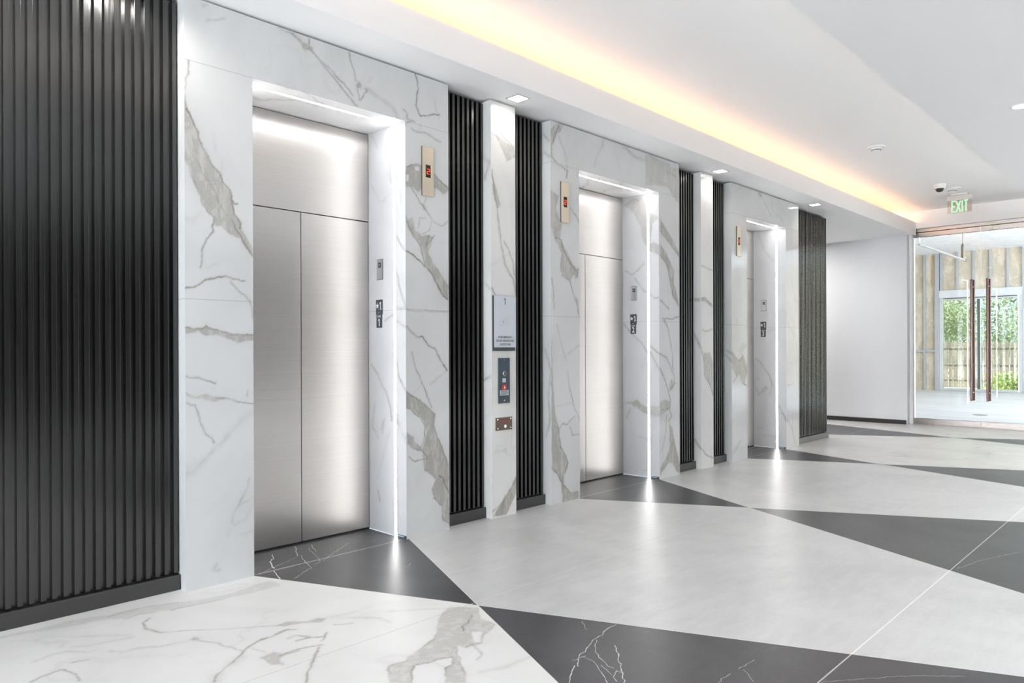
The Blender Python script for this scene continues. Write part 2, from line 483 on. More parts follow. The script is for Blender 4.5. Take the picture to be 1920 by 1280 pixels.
def emission(name, col, strength):
    t = NT(name)
    e = t.n('ShaderNodeEmission'); e.inputs[0].default_value = (*col, 1); e.inputs[1].default_value = strength
    t.l(e.outputs[0], t.out.inputs[0])
    return t.mat

def marble(name, base=(0.86, 0.865, 0.86), rough=0.09, spec=0.5, auto=0.12, joints=(), grout_y=(), depth=1.0):
    t = NT(name); p = t.pos()
    att = t.n('ShaderNodeAttribute', attribute_name='vein')
    sp = t.n('ShaderNodeSeparateColor'); t.l(att.outputs['Color'], sp.inputs[0])
    line, fill, brown = sp.outputs[0], sp.outputs[1], sp.outputs[2]
    cloud = t.noise(t.scaled(p, (1.0, 1.0, 0.7)), 1.7, 5, 0.55, 0.6)
    c = t.mix(t.ramp(cloud, 0.35, 0.75), C(*base), C(*[x*0.90 for x in base]))
    # faint wandering veins everywhere
    warp = t.n('ShaderNodeVectorMath', operation='MULTIPLY_ADD')
    nz = t.n('ShaderNodeTexNoise'); t.l(p, nz.inputs['Vector']); nz.inputs['Scale'].default_value = 3.0; nz.inputs['Detail'].default_value = 6
    t.l(nz.outputs['Color'], warp.inputs[0]); warp.inputs[1].default_value = (0.35, 0.35, 0.35); t.l(p, warp.inputs[2])
    r = t.noise(t.scaled(warp.outputs[0], (1, 1, 0.75), (0.3, 0.5, 0.4)), 1.3, 2, 0.5)
    ridge = t.math('ABSOLUTE', t.math('SUBTRACT', r, 0.5))
    thin = t.ramp(ridge, 0.0, 0.012, 1, 0)
    wide = t.ramp(ridge, 0.0, 0.06, 1, 0)
    gate = t.ramp(t.noise(p, 0.9, 2), 0.42, 0.62)
    c = t.mix(t.math('MULTIPLY', t.math('MULTIPLY', thin, gate), auto), c, C(0.42, 0.41, 0.40))
    c = t.mix(t.math('MULTIPLY', t.math('MULTIPLY', wide, gate), auto*0.35), c, C(0.55, 0.55, 0.54))
    # drifts inside the grey fills
    st = t.noise(t.scaled(p, (12, 12, 4), (0.5, 0.3, 0.4)), 1.6, 7, 0.7, 0.35)
    tan = t.mix(t.ramp(st, 0.3, 0.7), C(0.31, 0.295, 0.265), C(0.52, 0.505, 0.47))
    c = t.mix(t.math('MULTIPLY', fill, depth), c, tan)
    crack = t.ramp(t.math('ABSOLUTE', t.math('SUBTRACT', st, 0.5)), 0.0, 0.02, 1, 0)
    c = t.mix(t.math('MULTIPLY', t.math('MULTIPLY', crack, fill), 0.35), c, C(0.22, 0.20, 0.17))
    lc = t.mix(brown, C(0.12, 0.115, 0.105), C(0.17, 0.135, 0.085))
    c = t.mix(t.math('MULTIPLY', line, 0.6+0.4*depth), c, lc)
    xyz = t.sep(p)
    for z in joints:
        d = t.math('ABSOLUTE', t.math('SUBTRACT', xyz[2], z))
        c = t.mix(t.math('MULTIPLY', t.math('LESS_THAN', d, 0.0018), 0.45), c, C(0.25))
    for y in grout_y:
        d = t.math('ABSOLUTE', t.math('SUBTRACT', xyz[1], y))
        c = t.mix(t.math('MULTIPLY', t.math('LESS_THAN', d, 0.002), 0.5), c, C(0.35, 0.34, 0.33))
    t.bsdf(c, rough, 0, spec)
    return t.mat

def slate(name, lo, hi, rough, grout_y, grout=(0.75, 0.74, 0.72), bl=0.0, vein=0.0):
    """honed grey stone paving with streaks running along the tiles"""
    t = NT(name); p = t.pos()
    a = t.noise(t.scaled(p, (1, 1, 1)), 1.1, 6, 0.6, 0.8)
    s = t.noise(t.scaled(p, (2.2, 9, 1), (0, 0, 0.35)), 2.0, 7, 0.7, 0.6)
    f = t.noise(p, 60, 3, 0.6)
    m = t.math('ADD', t.math('MULTIPLY', a, 0.62), t.math('MULTIPLY', s, 0.38))
    m = t.math('ADD', m, t.math('MULTIPLY', t.math('SUBTRACT', f, 0.5), 0.12))
    c = t.mix(t.ramp(m, 0.29, 0.71), C(*lo), C(*hi))
    if vein:
        w = t.noise(t.scaled(p, (1.3, 3.2, 1), (0, 0, 0.6)), 1.4, 3, 0.5, 2.0)
        v = t.ramp(t.math('ABSOLUTE', t.math('SUBTRACT', w, 0.5)), 0.0, 0.006, 1, 0)
        g = t.ramp(t.noise(p, 1.9, 2), 0.5, 0.65)
        c = t.mix(t.math('MULTIPLY', t.math('MULTIPLY', v, g), vein), c, C(0.7))
    y = t.sep(p)[1]
    for gy in grout_y:
        d = t.math('ABSOLUTE', t.math('SUBTRACT', y, gy))
        k = 0.9 if (gy < -2 or lo[0] < .2) else 0.3
        c = t.mix(t.math('MULTIPLY', t.math('LESS_THAN', d, 0.003), k), c, C(*grout))
    rr = t.ramp(s, 0.3, 0.7, rough*0.95, rough*1.07)
    t.bsdf(c, rr, 0, 0.6)
    t.bump(m, 0.02, 0.002)
    return t.mat

def steel(name, col=(0.585, 0.565, 0.55), rough=0.34, aniso=0.85, tangent=(1, 0, 0), streak=(0.6, 1, 400)):
    t = NT(name); p = t.pos()
    s = t.noise(t.scaled(p, streak), 1.0, 3, 0.6)
    c = t.mix(t.ramp(s, 0.25, 0.75), C(*[x*0.95 for x in col]), C(*[min(1, x*1.04) for x in col]))
    t.bsdf(c, t.ramp(s, 0.2, 0.8, rough*0.92, rough*1.08), 1.0, 0.5)
    t.b.inputs['Anisotropic'].default_value = aniso
    tv = t.n('ShaderNodeCombineXYZ')
    for i in range(3): tv.inputs[i].default_value = tangent[i]
    t.l(tv.outputs[0], t.b.inputs['Tangent'])
    return t.mat

def glass(name, tint=(0.985, 0.995, 0.99), ior=1.5, extra=0.0, rough=0.0):
    t = NT(name)
    tr = t.n('ShaderNodeBsdfTransparent'); tr.inputs[0].default_value = (*tint, 1)
    gl = t.n('ShaderNodeBsdfGlossy'); gl.inputs['Roughness'].default_value = rough
    fr = t.n('ShaderNodeFresnel'); fr.inputs[0].default_value = ior
    mx = t.n('ShaderNodeMixShader')
    t.l(t.math('ADD', fr.outputs[0], extra, clamp=True), mx.inputs[0]); t.l(tr.outputs[0], mx.inputs[1]); t.l(gl.outputs[0], mx.inputs[2])
    t.l(mx.outputs[0], t.out.inputs[0])
    return t.mat

GY = (0.36, -1.212, -2.788, -4.364)
M = {}
M['marble'] = marble('white_marble', base=(.70, .705, .705), depth=0.88, joints=(1.547, 2.81))
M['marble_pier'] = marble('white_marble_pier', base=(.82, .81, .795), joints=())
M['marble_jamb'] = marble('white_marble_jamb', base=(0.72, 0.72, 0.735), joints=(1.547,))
M['marble_head'] = marble('white_marble_head', base=(0.92, 0.91, 0.91), auto=0.4)  # brighter copy of the marble; missing bounce light put into the colour
M['marble_floor'] = marble('white_marble_floor', base=(0.82, 0.815, 0.80), rough=0.42, spec=0.45, auto=0.14, grout_y=GY, depth=0.72)
M['marble_floor_far'] = marble('white_marble_floor_far', base=(0.70, 0.685, 0.665), rough=0.26, spec=0.5, auto=0.35, grout_y=GY)
M['dark'] = slate('charcoal_stone', (0.024, 0.024, 0.027), (0.080, 0.080, 0.086), 0.35, (0.02, -1.212, -2.788), (0.55, 0.54, 0.52), vein=0.06)
M['grey'] = slate('grey_stone', (0.49, 0.49, 0.488), (0.645, 0.645, 0.64), 0.37, (-1.212, -2.788), (0.86, 0.855, 0.84))
M['vein_white'] = simple('white_vein', (0.62, 0.61, 0.6), 0.35, nscale=40, namp=0.2)
M['grout'] = simple('white_grout', (0.75, 0.74, 0.72), 0.6, nscale=30, namp=0.05)
M['white'] = simple('white_paint', (0.945, 0.945, 0.945), 0.55, spec=0.25, nscale=3, namp=0.008)
M['wallgrey'] = simple('pale_grey_paint', (0.86, 0.865, 0.88), 0.55, spec=0.3, nscale=3, namp=0.01)
M['wallback'] = simple('back_wall_paint', (0.07, 0.068, 0.066), 0.6, spec=0.2, nscale=2, namp=0.02)
M['black_gap'] = simple('shadow_gap', (0.012, 0.012, 0.012), 0.7, nscale=10, namp=0.1)
M['steel'] = steel('brushed_steel')
M['steel_frame'] = steel('brushed_steel_frame', (0.72, 0.66, 0.63), 0.28, 0.5, (0, 0, 1), (1, 1, 300))
M['steel_plate'] = steel('champagne_steel', (0.80, 0.70, 0.56), 0.32, 0.5, (1, 0, 0), (300, 1, 1))
M['steel_grey'] = steel('satin_steel', (0.70, 0.70, 0.71), 0.3, 0.3, (0, 0, 1), (1, 300, 1))
M['bronze'] = simple('bronze_plate', (0.19, 0.155, 0.12), 0.35, 0.8, nscale=60, namp=0.15)
M['chrome'] = simple('chrome', (0.85, 0.85, 0.85), 0.12, 1.0, nscale=50, namp=0.03)
M['led'] = emission('led_white', (1.0, 0.985, 0.97), 22)
M['cove'] = emission('led_warm', (1.0, 0.53, 0.28), 5.6)
M['lens'] = emission('downlight_lens', (1.0, 0.97, 0.92), 6)
M['digit'] = emission('red_digit', (1.0, 0.06, 0.03), 2.2)
M['exitgreen'] = emission('exit_green', (0.42, 1.0, 0.5), 0.95)
M['plate_dark'] = simple('dark_plate', (0.055, 0.06, 0.07), 0.4, nscale=40, namp=0.1)
M['panel_blue'] = simple('slate_blue_plate', (0.075, 0.10, 0.125), 0.35, 0.4, nscale=40, namp=0.1)
M['label_white'] = simple('white_print', (0.85, 0.86, 0.87), 0.5, nscale=40, namp=0.02)
M['label_pale'] = simple('pale_label', (0.52, 0.58, 0.62), 0.5, nscale=40, namp=0.03)
M['print_dark'] = simple('dark_print', (0.10, 0.11, 0.13), 0.5, nscale=40, namp=0.05)
M['print_faint'] = simple('faint_print', (0.50, 0.42, 0.43), 0.6, nscale=40, namp=0.05)
M['red'] = simple('red_print', (0.55, 0.04, 0.03), 0.4, nscale=40, namp=0.08)
M['sign_white'] = simple('sign_face', (0.66, 0.69, 0.75), 0.4, nscale=20, namp=0.02)
M['black_glass'] = simple('display_glass', (0.02, 0.012, 0.01), 0.1, nscale=40, namp=0.1)
M['glass'] = glass('door_glass')
M['glass_win'] = glass('window_glass', (0.97, 0.99, 0.98))
M['acrylic'] = glass('acrylic', (0.93, 0.86, 0.83), 1.45, 0.02)
M['handle'] = simple('rosewood_metal', (0.13, 0.065, 0.06), 0.28, 0.55, nscale=30, namp=0.15)
M['handle_lit'] = simple('handle_highlight', (0.45, 0.30, 0.27), 0.22, 0.9, nscale=30, namp=0.1)  # lighter copy of the handle metal for its painted highlight
M['plastic_white'] = simple('white_plastic', (0.85, 0.85, 0.86), 0.35, nscale=20, namp=0.02)
M['bb'] = simple('charcoal_baseboard', (0.045, 0.043, 0.042), 0.35, nscale=20, namp=0.1)
M['endcap'] = simple('blue_film', (0.45, 0.60, 0.78), 0.3, nscale=60, namp=0.3)

def black_slat():
    t = NT('black_stained_wood'); p = t.pos()
    g = t.noise(t.scaled(p, (120, 120, 2.5)), 1.0, 5, 0.6)
    c = t.mix(g, C(0.002, 0.002, 0.0021), C(0.005, 0.0049, 0.0048))
    t.bsdf(c, t.ramp(g, 0.3, 0.7, 0.19, 0.25), 0, 0.5, IOR=1.85)
    t.bump(g, 0.03, 0.001)
    return t.mat
M['slat'] = black_slat()
M['slat_base'] = simple('black_base_rail', (0.02, 0.0195, 0.019), 0.3, spec=0.5, IOR=1.8, nscale=25, namp=0.15)

# ------------------------------------------------------------------ vein field
def _hash(ix, iy, seed):
    n = (ix.astype(np.int64)*374761393 + iy.astype(np.int64)*668265263 + seed*974711) & 0x7fffffff
    n = ((n ^ (n >> 13))*1274126177) & 0x7fffffff
    return ((n ^ (n >> 16)) & 0xffff)/65535.0
def vnoise(x, y, seed=0):
    ix, iy = np.floor(x), np.floor(y); fx, fy = x-ix, y-iy
    fx = fx*fx*(3-2*fx); fy = fy*fy*(3-2*fy)
    a = _hash(ix, iy, seed); b = _hash(ix+1, iy, seed); c = _hash(ix, iy+1, seed); d = _hash(ix+1, iy+1, seed)
    return (a*(1-fx)+b*fx)*(1-fy)+(c*(1-fx)+d*fx)*fy
def fbm(x, y, seed, oct=4):
    s = 0; a = 0.5
    for i in range(oct):
        s = s + a*(vnoise(x, y, seed+i*17)-0.5)*2; x = x*2.1; y = y*2.1; a *= 0.5
    return s
def parse(key):
    items = []
    for ln in VEINS.get(key, '').splitlines():
        t = ln.split()
        if not t: continue
        np_ = 2 if t[0] in 'LS' else 1
        par = [float(x) for x in t[1:1+np_]]
        v = np.array([int(x) for x in t[1+np_:]], float).reshape(-1, 2)/1000
        items.append((t[0], par, v))
    return items
def seg_dist(A, B, pts, closed=False):
    d = np.full(A.shape, 1e9)
    n = len(pts)
    for i in range(n if closed else n-1):
        p, q = pts[i], pts[(i+1) % n]
        dx, dy = q[0]-p[0], q[1]-p[1]; L = dx*dx+dy*dy+1e-12
        t = np.clip(((A-p[0])*dx+(B-p[1])*dy)/L, 0, 1)
        d = np.minimum(d, (A-p[0]-t*dx)**2+(B-p[1]-t*dy)**2)
    return np.sqrt(d)
def inside(A, B, pts):
    r = np.zeros(A.shape, bool); n = len(pts)
    for i in range(n):
        (x0, y0), (x1, y1) = pts[i], pts[(i+1) % n]
        if y0 == y1: continue
        c = ((y0 > B) != (y1 > B)) & (A < (x1-x0)*(B-y0)/(y1-y0)+x0)
        r ^= c
    return r
def vein_field(key, A, B, step=0.005, soft=1.0):
    A = np.asarray(A, float); B = np.asarray(B, float)
    line = np.zeros(A.shape); fill = np.zeros(A.shape); brown = np.zeros(A.shape); hole = np.zeros(A.shape)
    wa = 0.010*fbm(A*22, B*22, 3)+0.004*fbm(A*90, B*90, 9, 3); wb = 0.010*fbm(A*22, B*22, 31)+0.004*fbm(A*90, B*90, 41, 3)
    mod = np.clip(0.78+0.7*fbm(A*14, B*14, 77, 3), 0.25, 1)
    AW, BW = A+wa, B+wb
    for k, par, pts in parse(key):
        lo, hi = pts.min(0)-0.12, pts.max(0)+0.12
        sel = np.nonzero((A > lo[0]) & (A < hi[0]) & (B > lo[1]) & (B < hi[1]))[0]
        if not len(sel): continue
        a, b = AW[sel], BW[sel]
        if k == 'L':
            h = max(par[1]/2000*1.15, step*0.8)*soft
            d = seg_dist(a, b, pts)
            v = min(1, par[0]*1.45)*np.clip(1.25*np.exp(-(d/h)**2), 0, 1)*mod[sel]
            line[sel] = np.maximum(line[sel], v)
            fill[sel] = np.maximum(fill[sel], 0.35*par[0]*np.exp(-(d/(h*3.2))**2))
        elif k == 'S':
            h = par[1]/1000*1.0
            d = seg_dist(a, b, pts)
            fill[sel] = np.maximum(fill[sel], 1.2*par[0]*np.exp(-(d/h)**2)*mod[sel])
            line[sel] = np.maximum(line[sel], 0.35*par[0]*np.exp(-(d/(h*0.3))**2)*mod[sel])
        else:
            d = seg_dist(a, b, pts, True); ins = inside(a, b, pts)
            sd = np.where(ins, -d, d)
            v = np.clip(0.5-sd/0.008, 0, 1)
            if k == 'H': hole[sel] = np.maximum(hole[sel], v)
            else:
                fill[sel] = np.maximum(fill[sel], v*min(1, par[0]*1.55))
                fill[sel] = np.maximum(fill[sel], 0.30*par[0]*np.exp(-np.maximum(sd, 0)/0.02))
                e = 0.32*par[0]*np.exp(-(sd/0.004)**2)*mod[sel]
                line[sel] = np.maximum(line[sel], e); brown[sel] = np.maximum(brown[sel], np.where(e > .1, .5, 0))
    fill = fill*(1-hole)
    brown = np.clip(0.5+1.2*fbm(A*5, B*5, 91, 2), 0, 1)
    return line, fill, brown

class Grid:
    """several gridded stone faces in ONE mesh, carrying the vein attribute"""
    def __init__(self): self.V = []; self.F = []; self.A = []; self.n = 0; self.M = []
    def rect(self, key, plane, c, a0, a1, b0, b1, step, flip=False, soft=1.0, mi=0):
        """plane 'y': (a, c, b); 'x': (c, a, b); 'z': (a, b, c)"""
        na = max(1, int(round((a1-a0)/step))); nb = max(1, int(round((b1-b0)/step)))
        if key is None: na = nb = 1
        ga, gb = np.meshgrid(np.linspace(a0, a1, na+1), np.linspace(b0, b1, nb+1), indexing='ij')
        self.surf(key, plane, c, ga, gb, step, flip, soft, mi)
    def surf(self, key, plane, c, ga, gb, step, flip=False, soft=1.0, mi=0):
        na, nb = ga.shape[0]-1, ga.shape[1]-1
        a, b = ga.ravel(), gb.ravel(); k = np.full(a.shape, c)
        co = {'y': (a, k, b), 'x': (k, a, b), 'z': (a, b, k)}[plane]
        self.V.append(np.stack(co, 1))
        i = np.arange(na)[:, None]*(nb+1)+np.arange(nb)[None, :]
        q = np.stack([i, i+nb+1, i+nb+2, i+1], -1).reshape(-1, 4)+self.n
        self.F.append(q[:, ::-1] if flip else q)
        self.M.append(np.full(len(q), mi, np.int32))
        at = np.zeros((len(a), 4)); at[:, 3] = 1
        if key:
            at[:, 0], at[:, 1], at[:, 2] = vein_field(key, a, b, step, soft)
        self.A.append(at); self.n += len(a)
    def build(self, name, mat, parent=None):
        V = np.concatenate(self.V); F = np.concatenate(self.F); A = np.concatenate(self.A)
        me = bpy.data.meshes.new(name)
        me.vertices.add(len(V)); me.vertices.foreach_set('co', V.ravel())
        me.loops.add(F.size); me.loops.foreach_set('vertex_index', F.ravel().astype(np.int32))
        me.polygons.add(len(F)); me.polygons.foreach_set('loop_start', (np.arange(len(F))*4).astype(np.int32))
        for m in (mat if isinstance(mat, (list, tuple)) else [mat]): me.materials.append(m)
        me.polygons.foreach_set('material_index', np.concatenate(self.M))
        me.update(calc_edges=True)
        at = me.attributes.new('vein', 'FLOAT_COLOR', 'POINT')
        at.data.foreach_set('color', A.ravel())
        me.validate()
        return link(bpy.data.objects.new(name, me), parent)

# ------------------------------------------------------------------ dimensions (metres)
H = 3.15            # stone height
ZS = 3.165          # elevator soffit underside
ZT = 3.567          # tray ceiling
ZR = 3.28           # right soffit underside
XG = 13.38          # glass wall
XW = 13.15          # pale grey far wall
LIFTS = [dict(x0=1.475, a=1.85, b=2.917, x1=3.295, d=2.385, keys=('p1', None, 'j1'), step=0.005),
         dict(x0=4.389, a=4.759, b=5.991, x1=6.361, d=5.377, keys=('p2', 'p2r', 'j2'), step=0.006),
         dict(x0=7.466, a=7.84, b=8.907, x1=9.295, d=8.374, keys=('p3', 'p3r', 'j3'), step=0.009)]
HO, DJ = 2.81, 0.43
LE0, LE1 = 0.111, 0.133

# ------------------------------------------------------------------ floor
TIES = [(1.848, 2.940, 2.411, -1.25), (4.732, 5.984, 5.408, -1.215), (7.839, 8.890, 8.440, -1.25)]
def tie_lines(k, y):
    if k < 3:
        xl, xr, xc, yc = TIES[k]
        xa = xc+(xr-xc)*(y-yc)/(-yc); xb = xc+(xl-xc)*(y-yc)/(-yc)
    else:
        xc, yc = 11.656, -1.237
        xa = xc+0.342*(y-yc); xb = xc-0.56*(y-yc)
    return np.minimum(xa, xb), np.maximum(xa, xb)
YB = -4.3
floor = tag(empty('floor'), kind='structure')
def ruled(fl, fr, ys):
    mb = MB()
    for y0, y1 in zip(ys[:-1], ys[1:]):
        a, b, c, d = fl(y0), fr(y0), fr(y1), fl(y1)
        mb.quad((a, y0, 0), (b, y0, 0), (c, y1, 0), (d, y1, 0))
    return mb
LAPS = lambda k: [YB, (TIES[k][3] if k < 3 else -1.237), 0.0]
def drop_thin(mb):
    keep = []
    for f, m in zip(mb.f, mb.m):
        keep.append(f)
    return mb
# charcoal triangles: room side and door side of every crossing
for k in range(4):
    ys = LAPS(k)
    for y0, y1 in ((ys[0], ys[1]), (ys[1], ys[2] if k < 3 else 1.6)):
        l0, r0 = tie_lines(k, y0); l1, r1 = tie_lines(k, y1)
        mb = MB()
        if y0 == ys[0]: mb.poly([(l0, y0, 0), (r0, y0, 0), (r1, y1, 0)])
        else: mb.poly([(l0, y0, 0), (r1, y1, 0), (l1, y1, 0)])
        if y1 == 0.0:
            L = LIFTS[k]
            mb.quad((L['a'], 0, 0), (L['b'], 0, 0), (L['b'], 0.46, 0), (L['a'], 0.46, 0))
        ob = mb.build('charcoal_stone_paving', M['dark'], floor)
# white veins inlaid in the charcoal stone
vb = MB()
rv = random.Random(3)
for k_, par, pts in parse('d'):
    w = par[0]/2000
    P2 = []
    for p, q in zip(pts[:-1], pts[1:]):
        n = max(1, int(np.hypot(*(q-p))/0.02))
        for i in range(n):
            P2.append(p+(q-p)*i/n+np.array([rv.gauss(0, .0025), rv.gauss(0, .0025)]))
    P2.append(pts[-1])
    for i, (p, q) in enumerate(zip(P2[:-1], P2[1:])):
        d = q-p; L_ = np.hypot(*d)+1e-9; nrm = np.array([-d[1], d[0]])/L_
        h0 = w*(0.5+0.9*rv.random()); h1 = w*(0.5+0.9*rv.random())
        vb.quad((*(p-nrm*h0), .0004), (*(q-nrm*h1), .0004), (*(q+nrm*h1), .0004), (*(p+nrm*h0), .0004))
vb.build('white_stone_vein', M['vein_white'], floor, fix=False)
# near white marble field
g = Grid()
ys = np.linspace(-2.8, 0.0, 400)
us = np.linspace(0, 1, 270)
xr = np.array([float(tie_lines(0, y)[0]) for y in ys])
ga = 0.45+(xr[None, :]-0.45)*us[:, None]; gb = np.repeat(ys[None, :], len(us), 0)
g.surf('w', 'z', 0.0, ga, gb, 0.007, soft=0.72)
g.rect(None, 'z', 0.0, 0.45, 1.85, 0.0, 0.13, 1)
g.rect(None, 'z', 0.0, -6.0, 0.45, YB, 0.13, 1)
yy = np.array([YB, -2.8]); xq = np.array([float(tie_lines(0, y)[0]) for y in yy])
g.surf(None, 'z', 0.0, np.array([[0.45, 0.45], [xq[0], xq[1]]]), np.array([yy, yy]), 1)
g.build('white_marble_paving', M['marble_floor'], floor)
# grey fields between the crossings
for k in (0, 1):
    ys = sorted({YB, TIES[k][3], TIES[k+1][3], 0.0})
    mb = ruled(lambda y: float(tie_lines(k, y)[1]), lambda y: float(tie_lines(k+1, y)[0]), ys)
    mb.quad((LIFTS[k]['b'], 0, 0), (LIFTS[k+1]['a'], 0, 0), (LIFTS[k+1]['a'], .13, 0), (LIFTS[k]['b'], .13, 0))
    mb.build('grey_stone_paving', M['grey'], floor)
# far white field and the field before the glass wall
ys = [YB, -1.25, -1.237, 0.0]
mb = ruled(lambda y: float(tie_lines(2, y)[1]), lambda y: float(tie_lines(3, y)[0]), ys)
mb.quad((8.907, 0, 0), (float(tie_lines(3, 0.)[0]), 0, 0), (float(tie_lines(3, .13)[0]), .13, 0), (8.907, .13, 0))
mb.quad((10.3, .13, 0), (float(tie_lines(3, .13)[0]), .13, 0), (float(tie_lines(3, 1.6)[0]), 1.6, 0), (10.0, 1.6, 0))
mb.build('white_marble_paving', M['marble_floor_far'], floor)
ys = [YB, -1.237, 0.0, 1.6]
mb = ruled(lambda y: float(tie_lines(3, y)[1]), lambda y: 13.45, ys)
mb.build('white_marble_paving', M['marble_floor_far'], floor)
mb = MB(); mb.quad((9.5, 1.6, 0), (13.4, 1.6, 0), (13.4, 4.2, 0), (9.5, 4.2, 0))
mb.build('grey_stone_paving', M['grey'], floor)
mb = MB(); mb.quad((-6, -8.2, 0), (13.45, -8.2, 0), (13.45, YB, 0), (-6, YB, 0))
mb.build('grey_stone_paving', M['grey'], floor)
# thin pale joints between the stones
mb = MB()
def strip(p, q, w=0.0022, z=0.0003):
    d = np.array(q)-np.array(p); n = np.array([-d[1], d[0]])/np.hypot(*d)*w
    p = np.array(p); q = np.array(q)
    mb.quad((*(p-n), z), (*(q-n), z), (*(q+n), z), (*(p+n), z))
for k in range(4):
    xc, yc = (TIES[k][2], TIES[k][3]) if k < 3 else (11.656, -1.237)
    top = 0.0 if k < 3 else 1.6
    for side in (0, 1):
        strip((float(tie_lines(k, YB)[side]), YB), (xc, yc)); strip((xc, yc), (float(tie_lines(k, top)[side]), top))
mb.build('grout_line', M['grout'], floor, fix=False)

# ------------------------------------------------------------------ structure behind the stone
mb = MB()
for x0, x1 in ((-6.0, 1.828), (2.94, 4.737), (6.013, 7.818), (8.93, 10.45)):
    mb.box(x0, x1, 0.137, 0.62, 0, 3.5)
for L in LIFTS:
    mb.box(L['a']-.022, L['b']+.022, 0.137, 0.62, HO+.022, 3.5)
    mb.box(L['a']-.022, L['b']+.022, 0.50, 0.62, 0, HO+.022)
mb.box(10.35, 10.45, 0.62, 4.2, 0, 3.5)
tag(mb.build('wall_elevator', M['black_gap']), kind='structure')

# far pale grey wall with dark baseboard
mb = MB(); mb.box(XW, XW+.14, -0.22, 4.2, 0, ZS+.02)
tag(mb.build('wall_far', M['wallgrey']), kind='structure')
mb = MB(); mb.box(XW-.014, XW, -0.205, 4.2, 0.001, 0.072)
tag(mb.build('baseboard_far', M['bb']), kind='structure')
mb = MB(); mb.box(10.45, XW, 4.05, 4.2, 0, ZS+.02)
tag(mb.build('wall_corridor', M['wallgrey']), kind='structure')

# ------------------------------------------------------------------ ceilings
mb = MB()
mb.box(-6.0, 13.3, -2.6, 0.13, ZT, ZT+.12)
tag(mb.build('ceiling', M['white']), kind='structure')
mb = MB()
mb.box(-6.0, 13.15, -0.30, 4.2, ZS, ZS+.05)            # underside
mb.box(-6.0, 13.30, -0.32, -0.30, ZS, 3.383)           # upstand
mb.box(-6.0, 13.15, -0.02, 0.13, ZS+.05, ZT)           # back of the cove
tag(mb.build('trim_1', M['white']), kind='structure')
mb = MB(); mb.box(-6.0, 13.295, -8.2, -2.12, ZR, ZR+.05); mb.box(13.295, 13.45, -8.2, -2.12, ZR, ZR+.05); mb.box(-6.0, 13.45, -8.2, -2.62, ZR+.05, ZT+.10); mb.box(-6.0, 13.295, -2.14, -2.12, ZR+.05, 3.38)
tag(mb.build('trim_2', M['white']), kind='structure')
mb = MB(); mb.box(13.30, 13.45, -2.6, 0.13, ZR+.052, ZT+.12); mb.box(13.30, 13.45, -2.118, 0.13, ZR, ZR+.052)
mb.box(13.30, 13.45, -0.262, 0.13, ZS, ZR)
mb.box(13.16, 13.30, -0.30, 0.13, ZS+.05, 3.30)
tag(mb.build('trim_3', M['white']), kind='structure')

# rear and side walls of the lobby
mb = MB()
mb.box(-6.0, 13.45, -8.2, -8.05, 0, ZR)
tag(mb.build('wall_rear', M['wallback']), kind='structure')
mb = MB(); mb.box(13.31, 13.45, -8.05, -3.2, 0, ZR); tag(mb.build('wall_right', M['wallgrey']), kind='structure')
mb = MB()
mb.box(-6.15, -6.0, -8.2, -4.7, 0, ZT+.1)
mb.box(-6.15, -6.0, -0.95, 0.62, 0, ZT+.1)
mb.box(-6.15, -6.0, -4.7, -0.95, 2.95, ZT+.1)
tag(mb.build('wall_left', M['wallback']), kind='structure')
w3 = tag(empty('window_3', (-6.08, -2.825, 0)), kind='structure')
mb = MB()
for y in (-1.84, 0.0, 1.84): mb.box(-.04, .04, y-.03, y+.03, 0, 2.95)
mb.box(-.04, .04, -1.84, 1.84, 2.89, 2.95)
mb.build('window_frame', M['steel_grey'], w3)

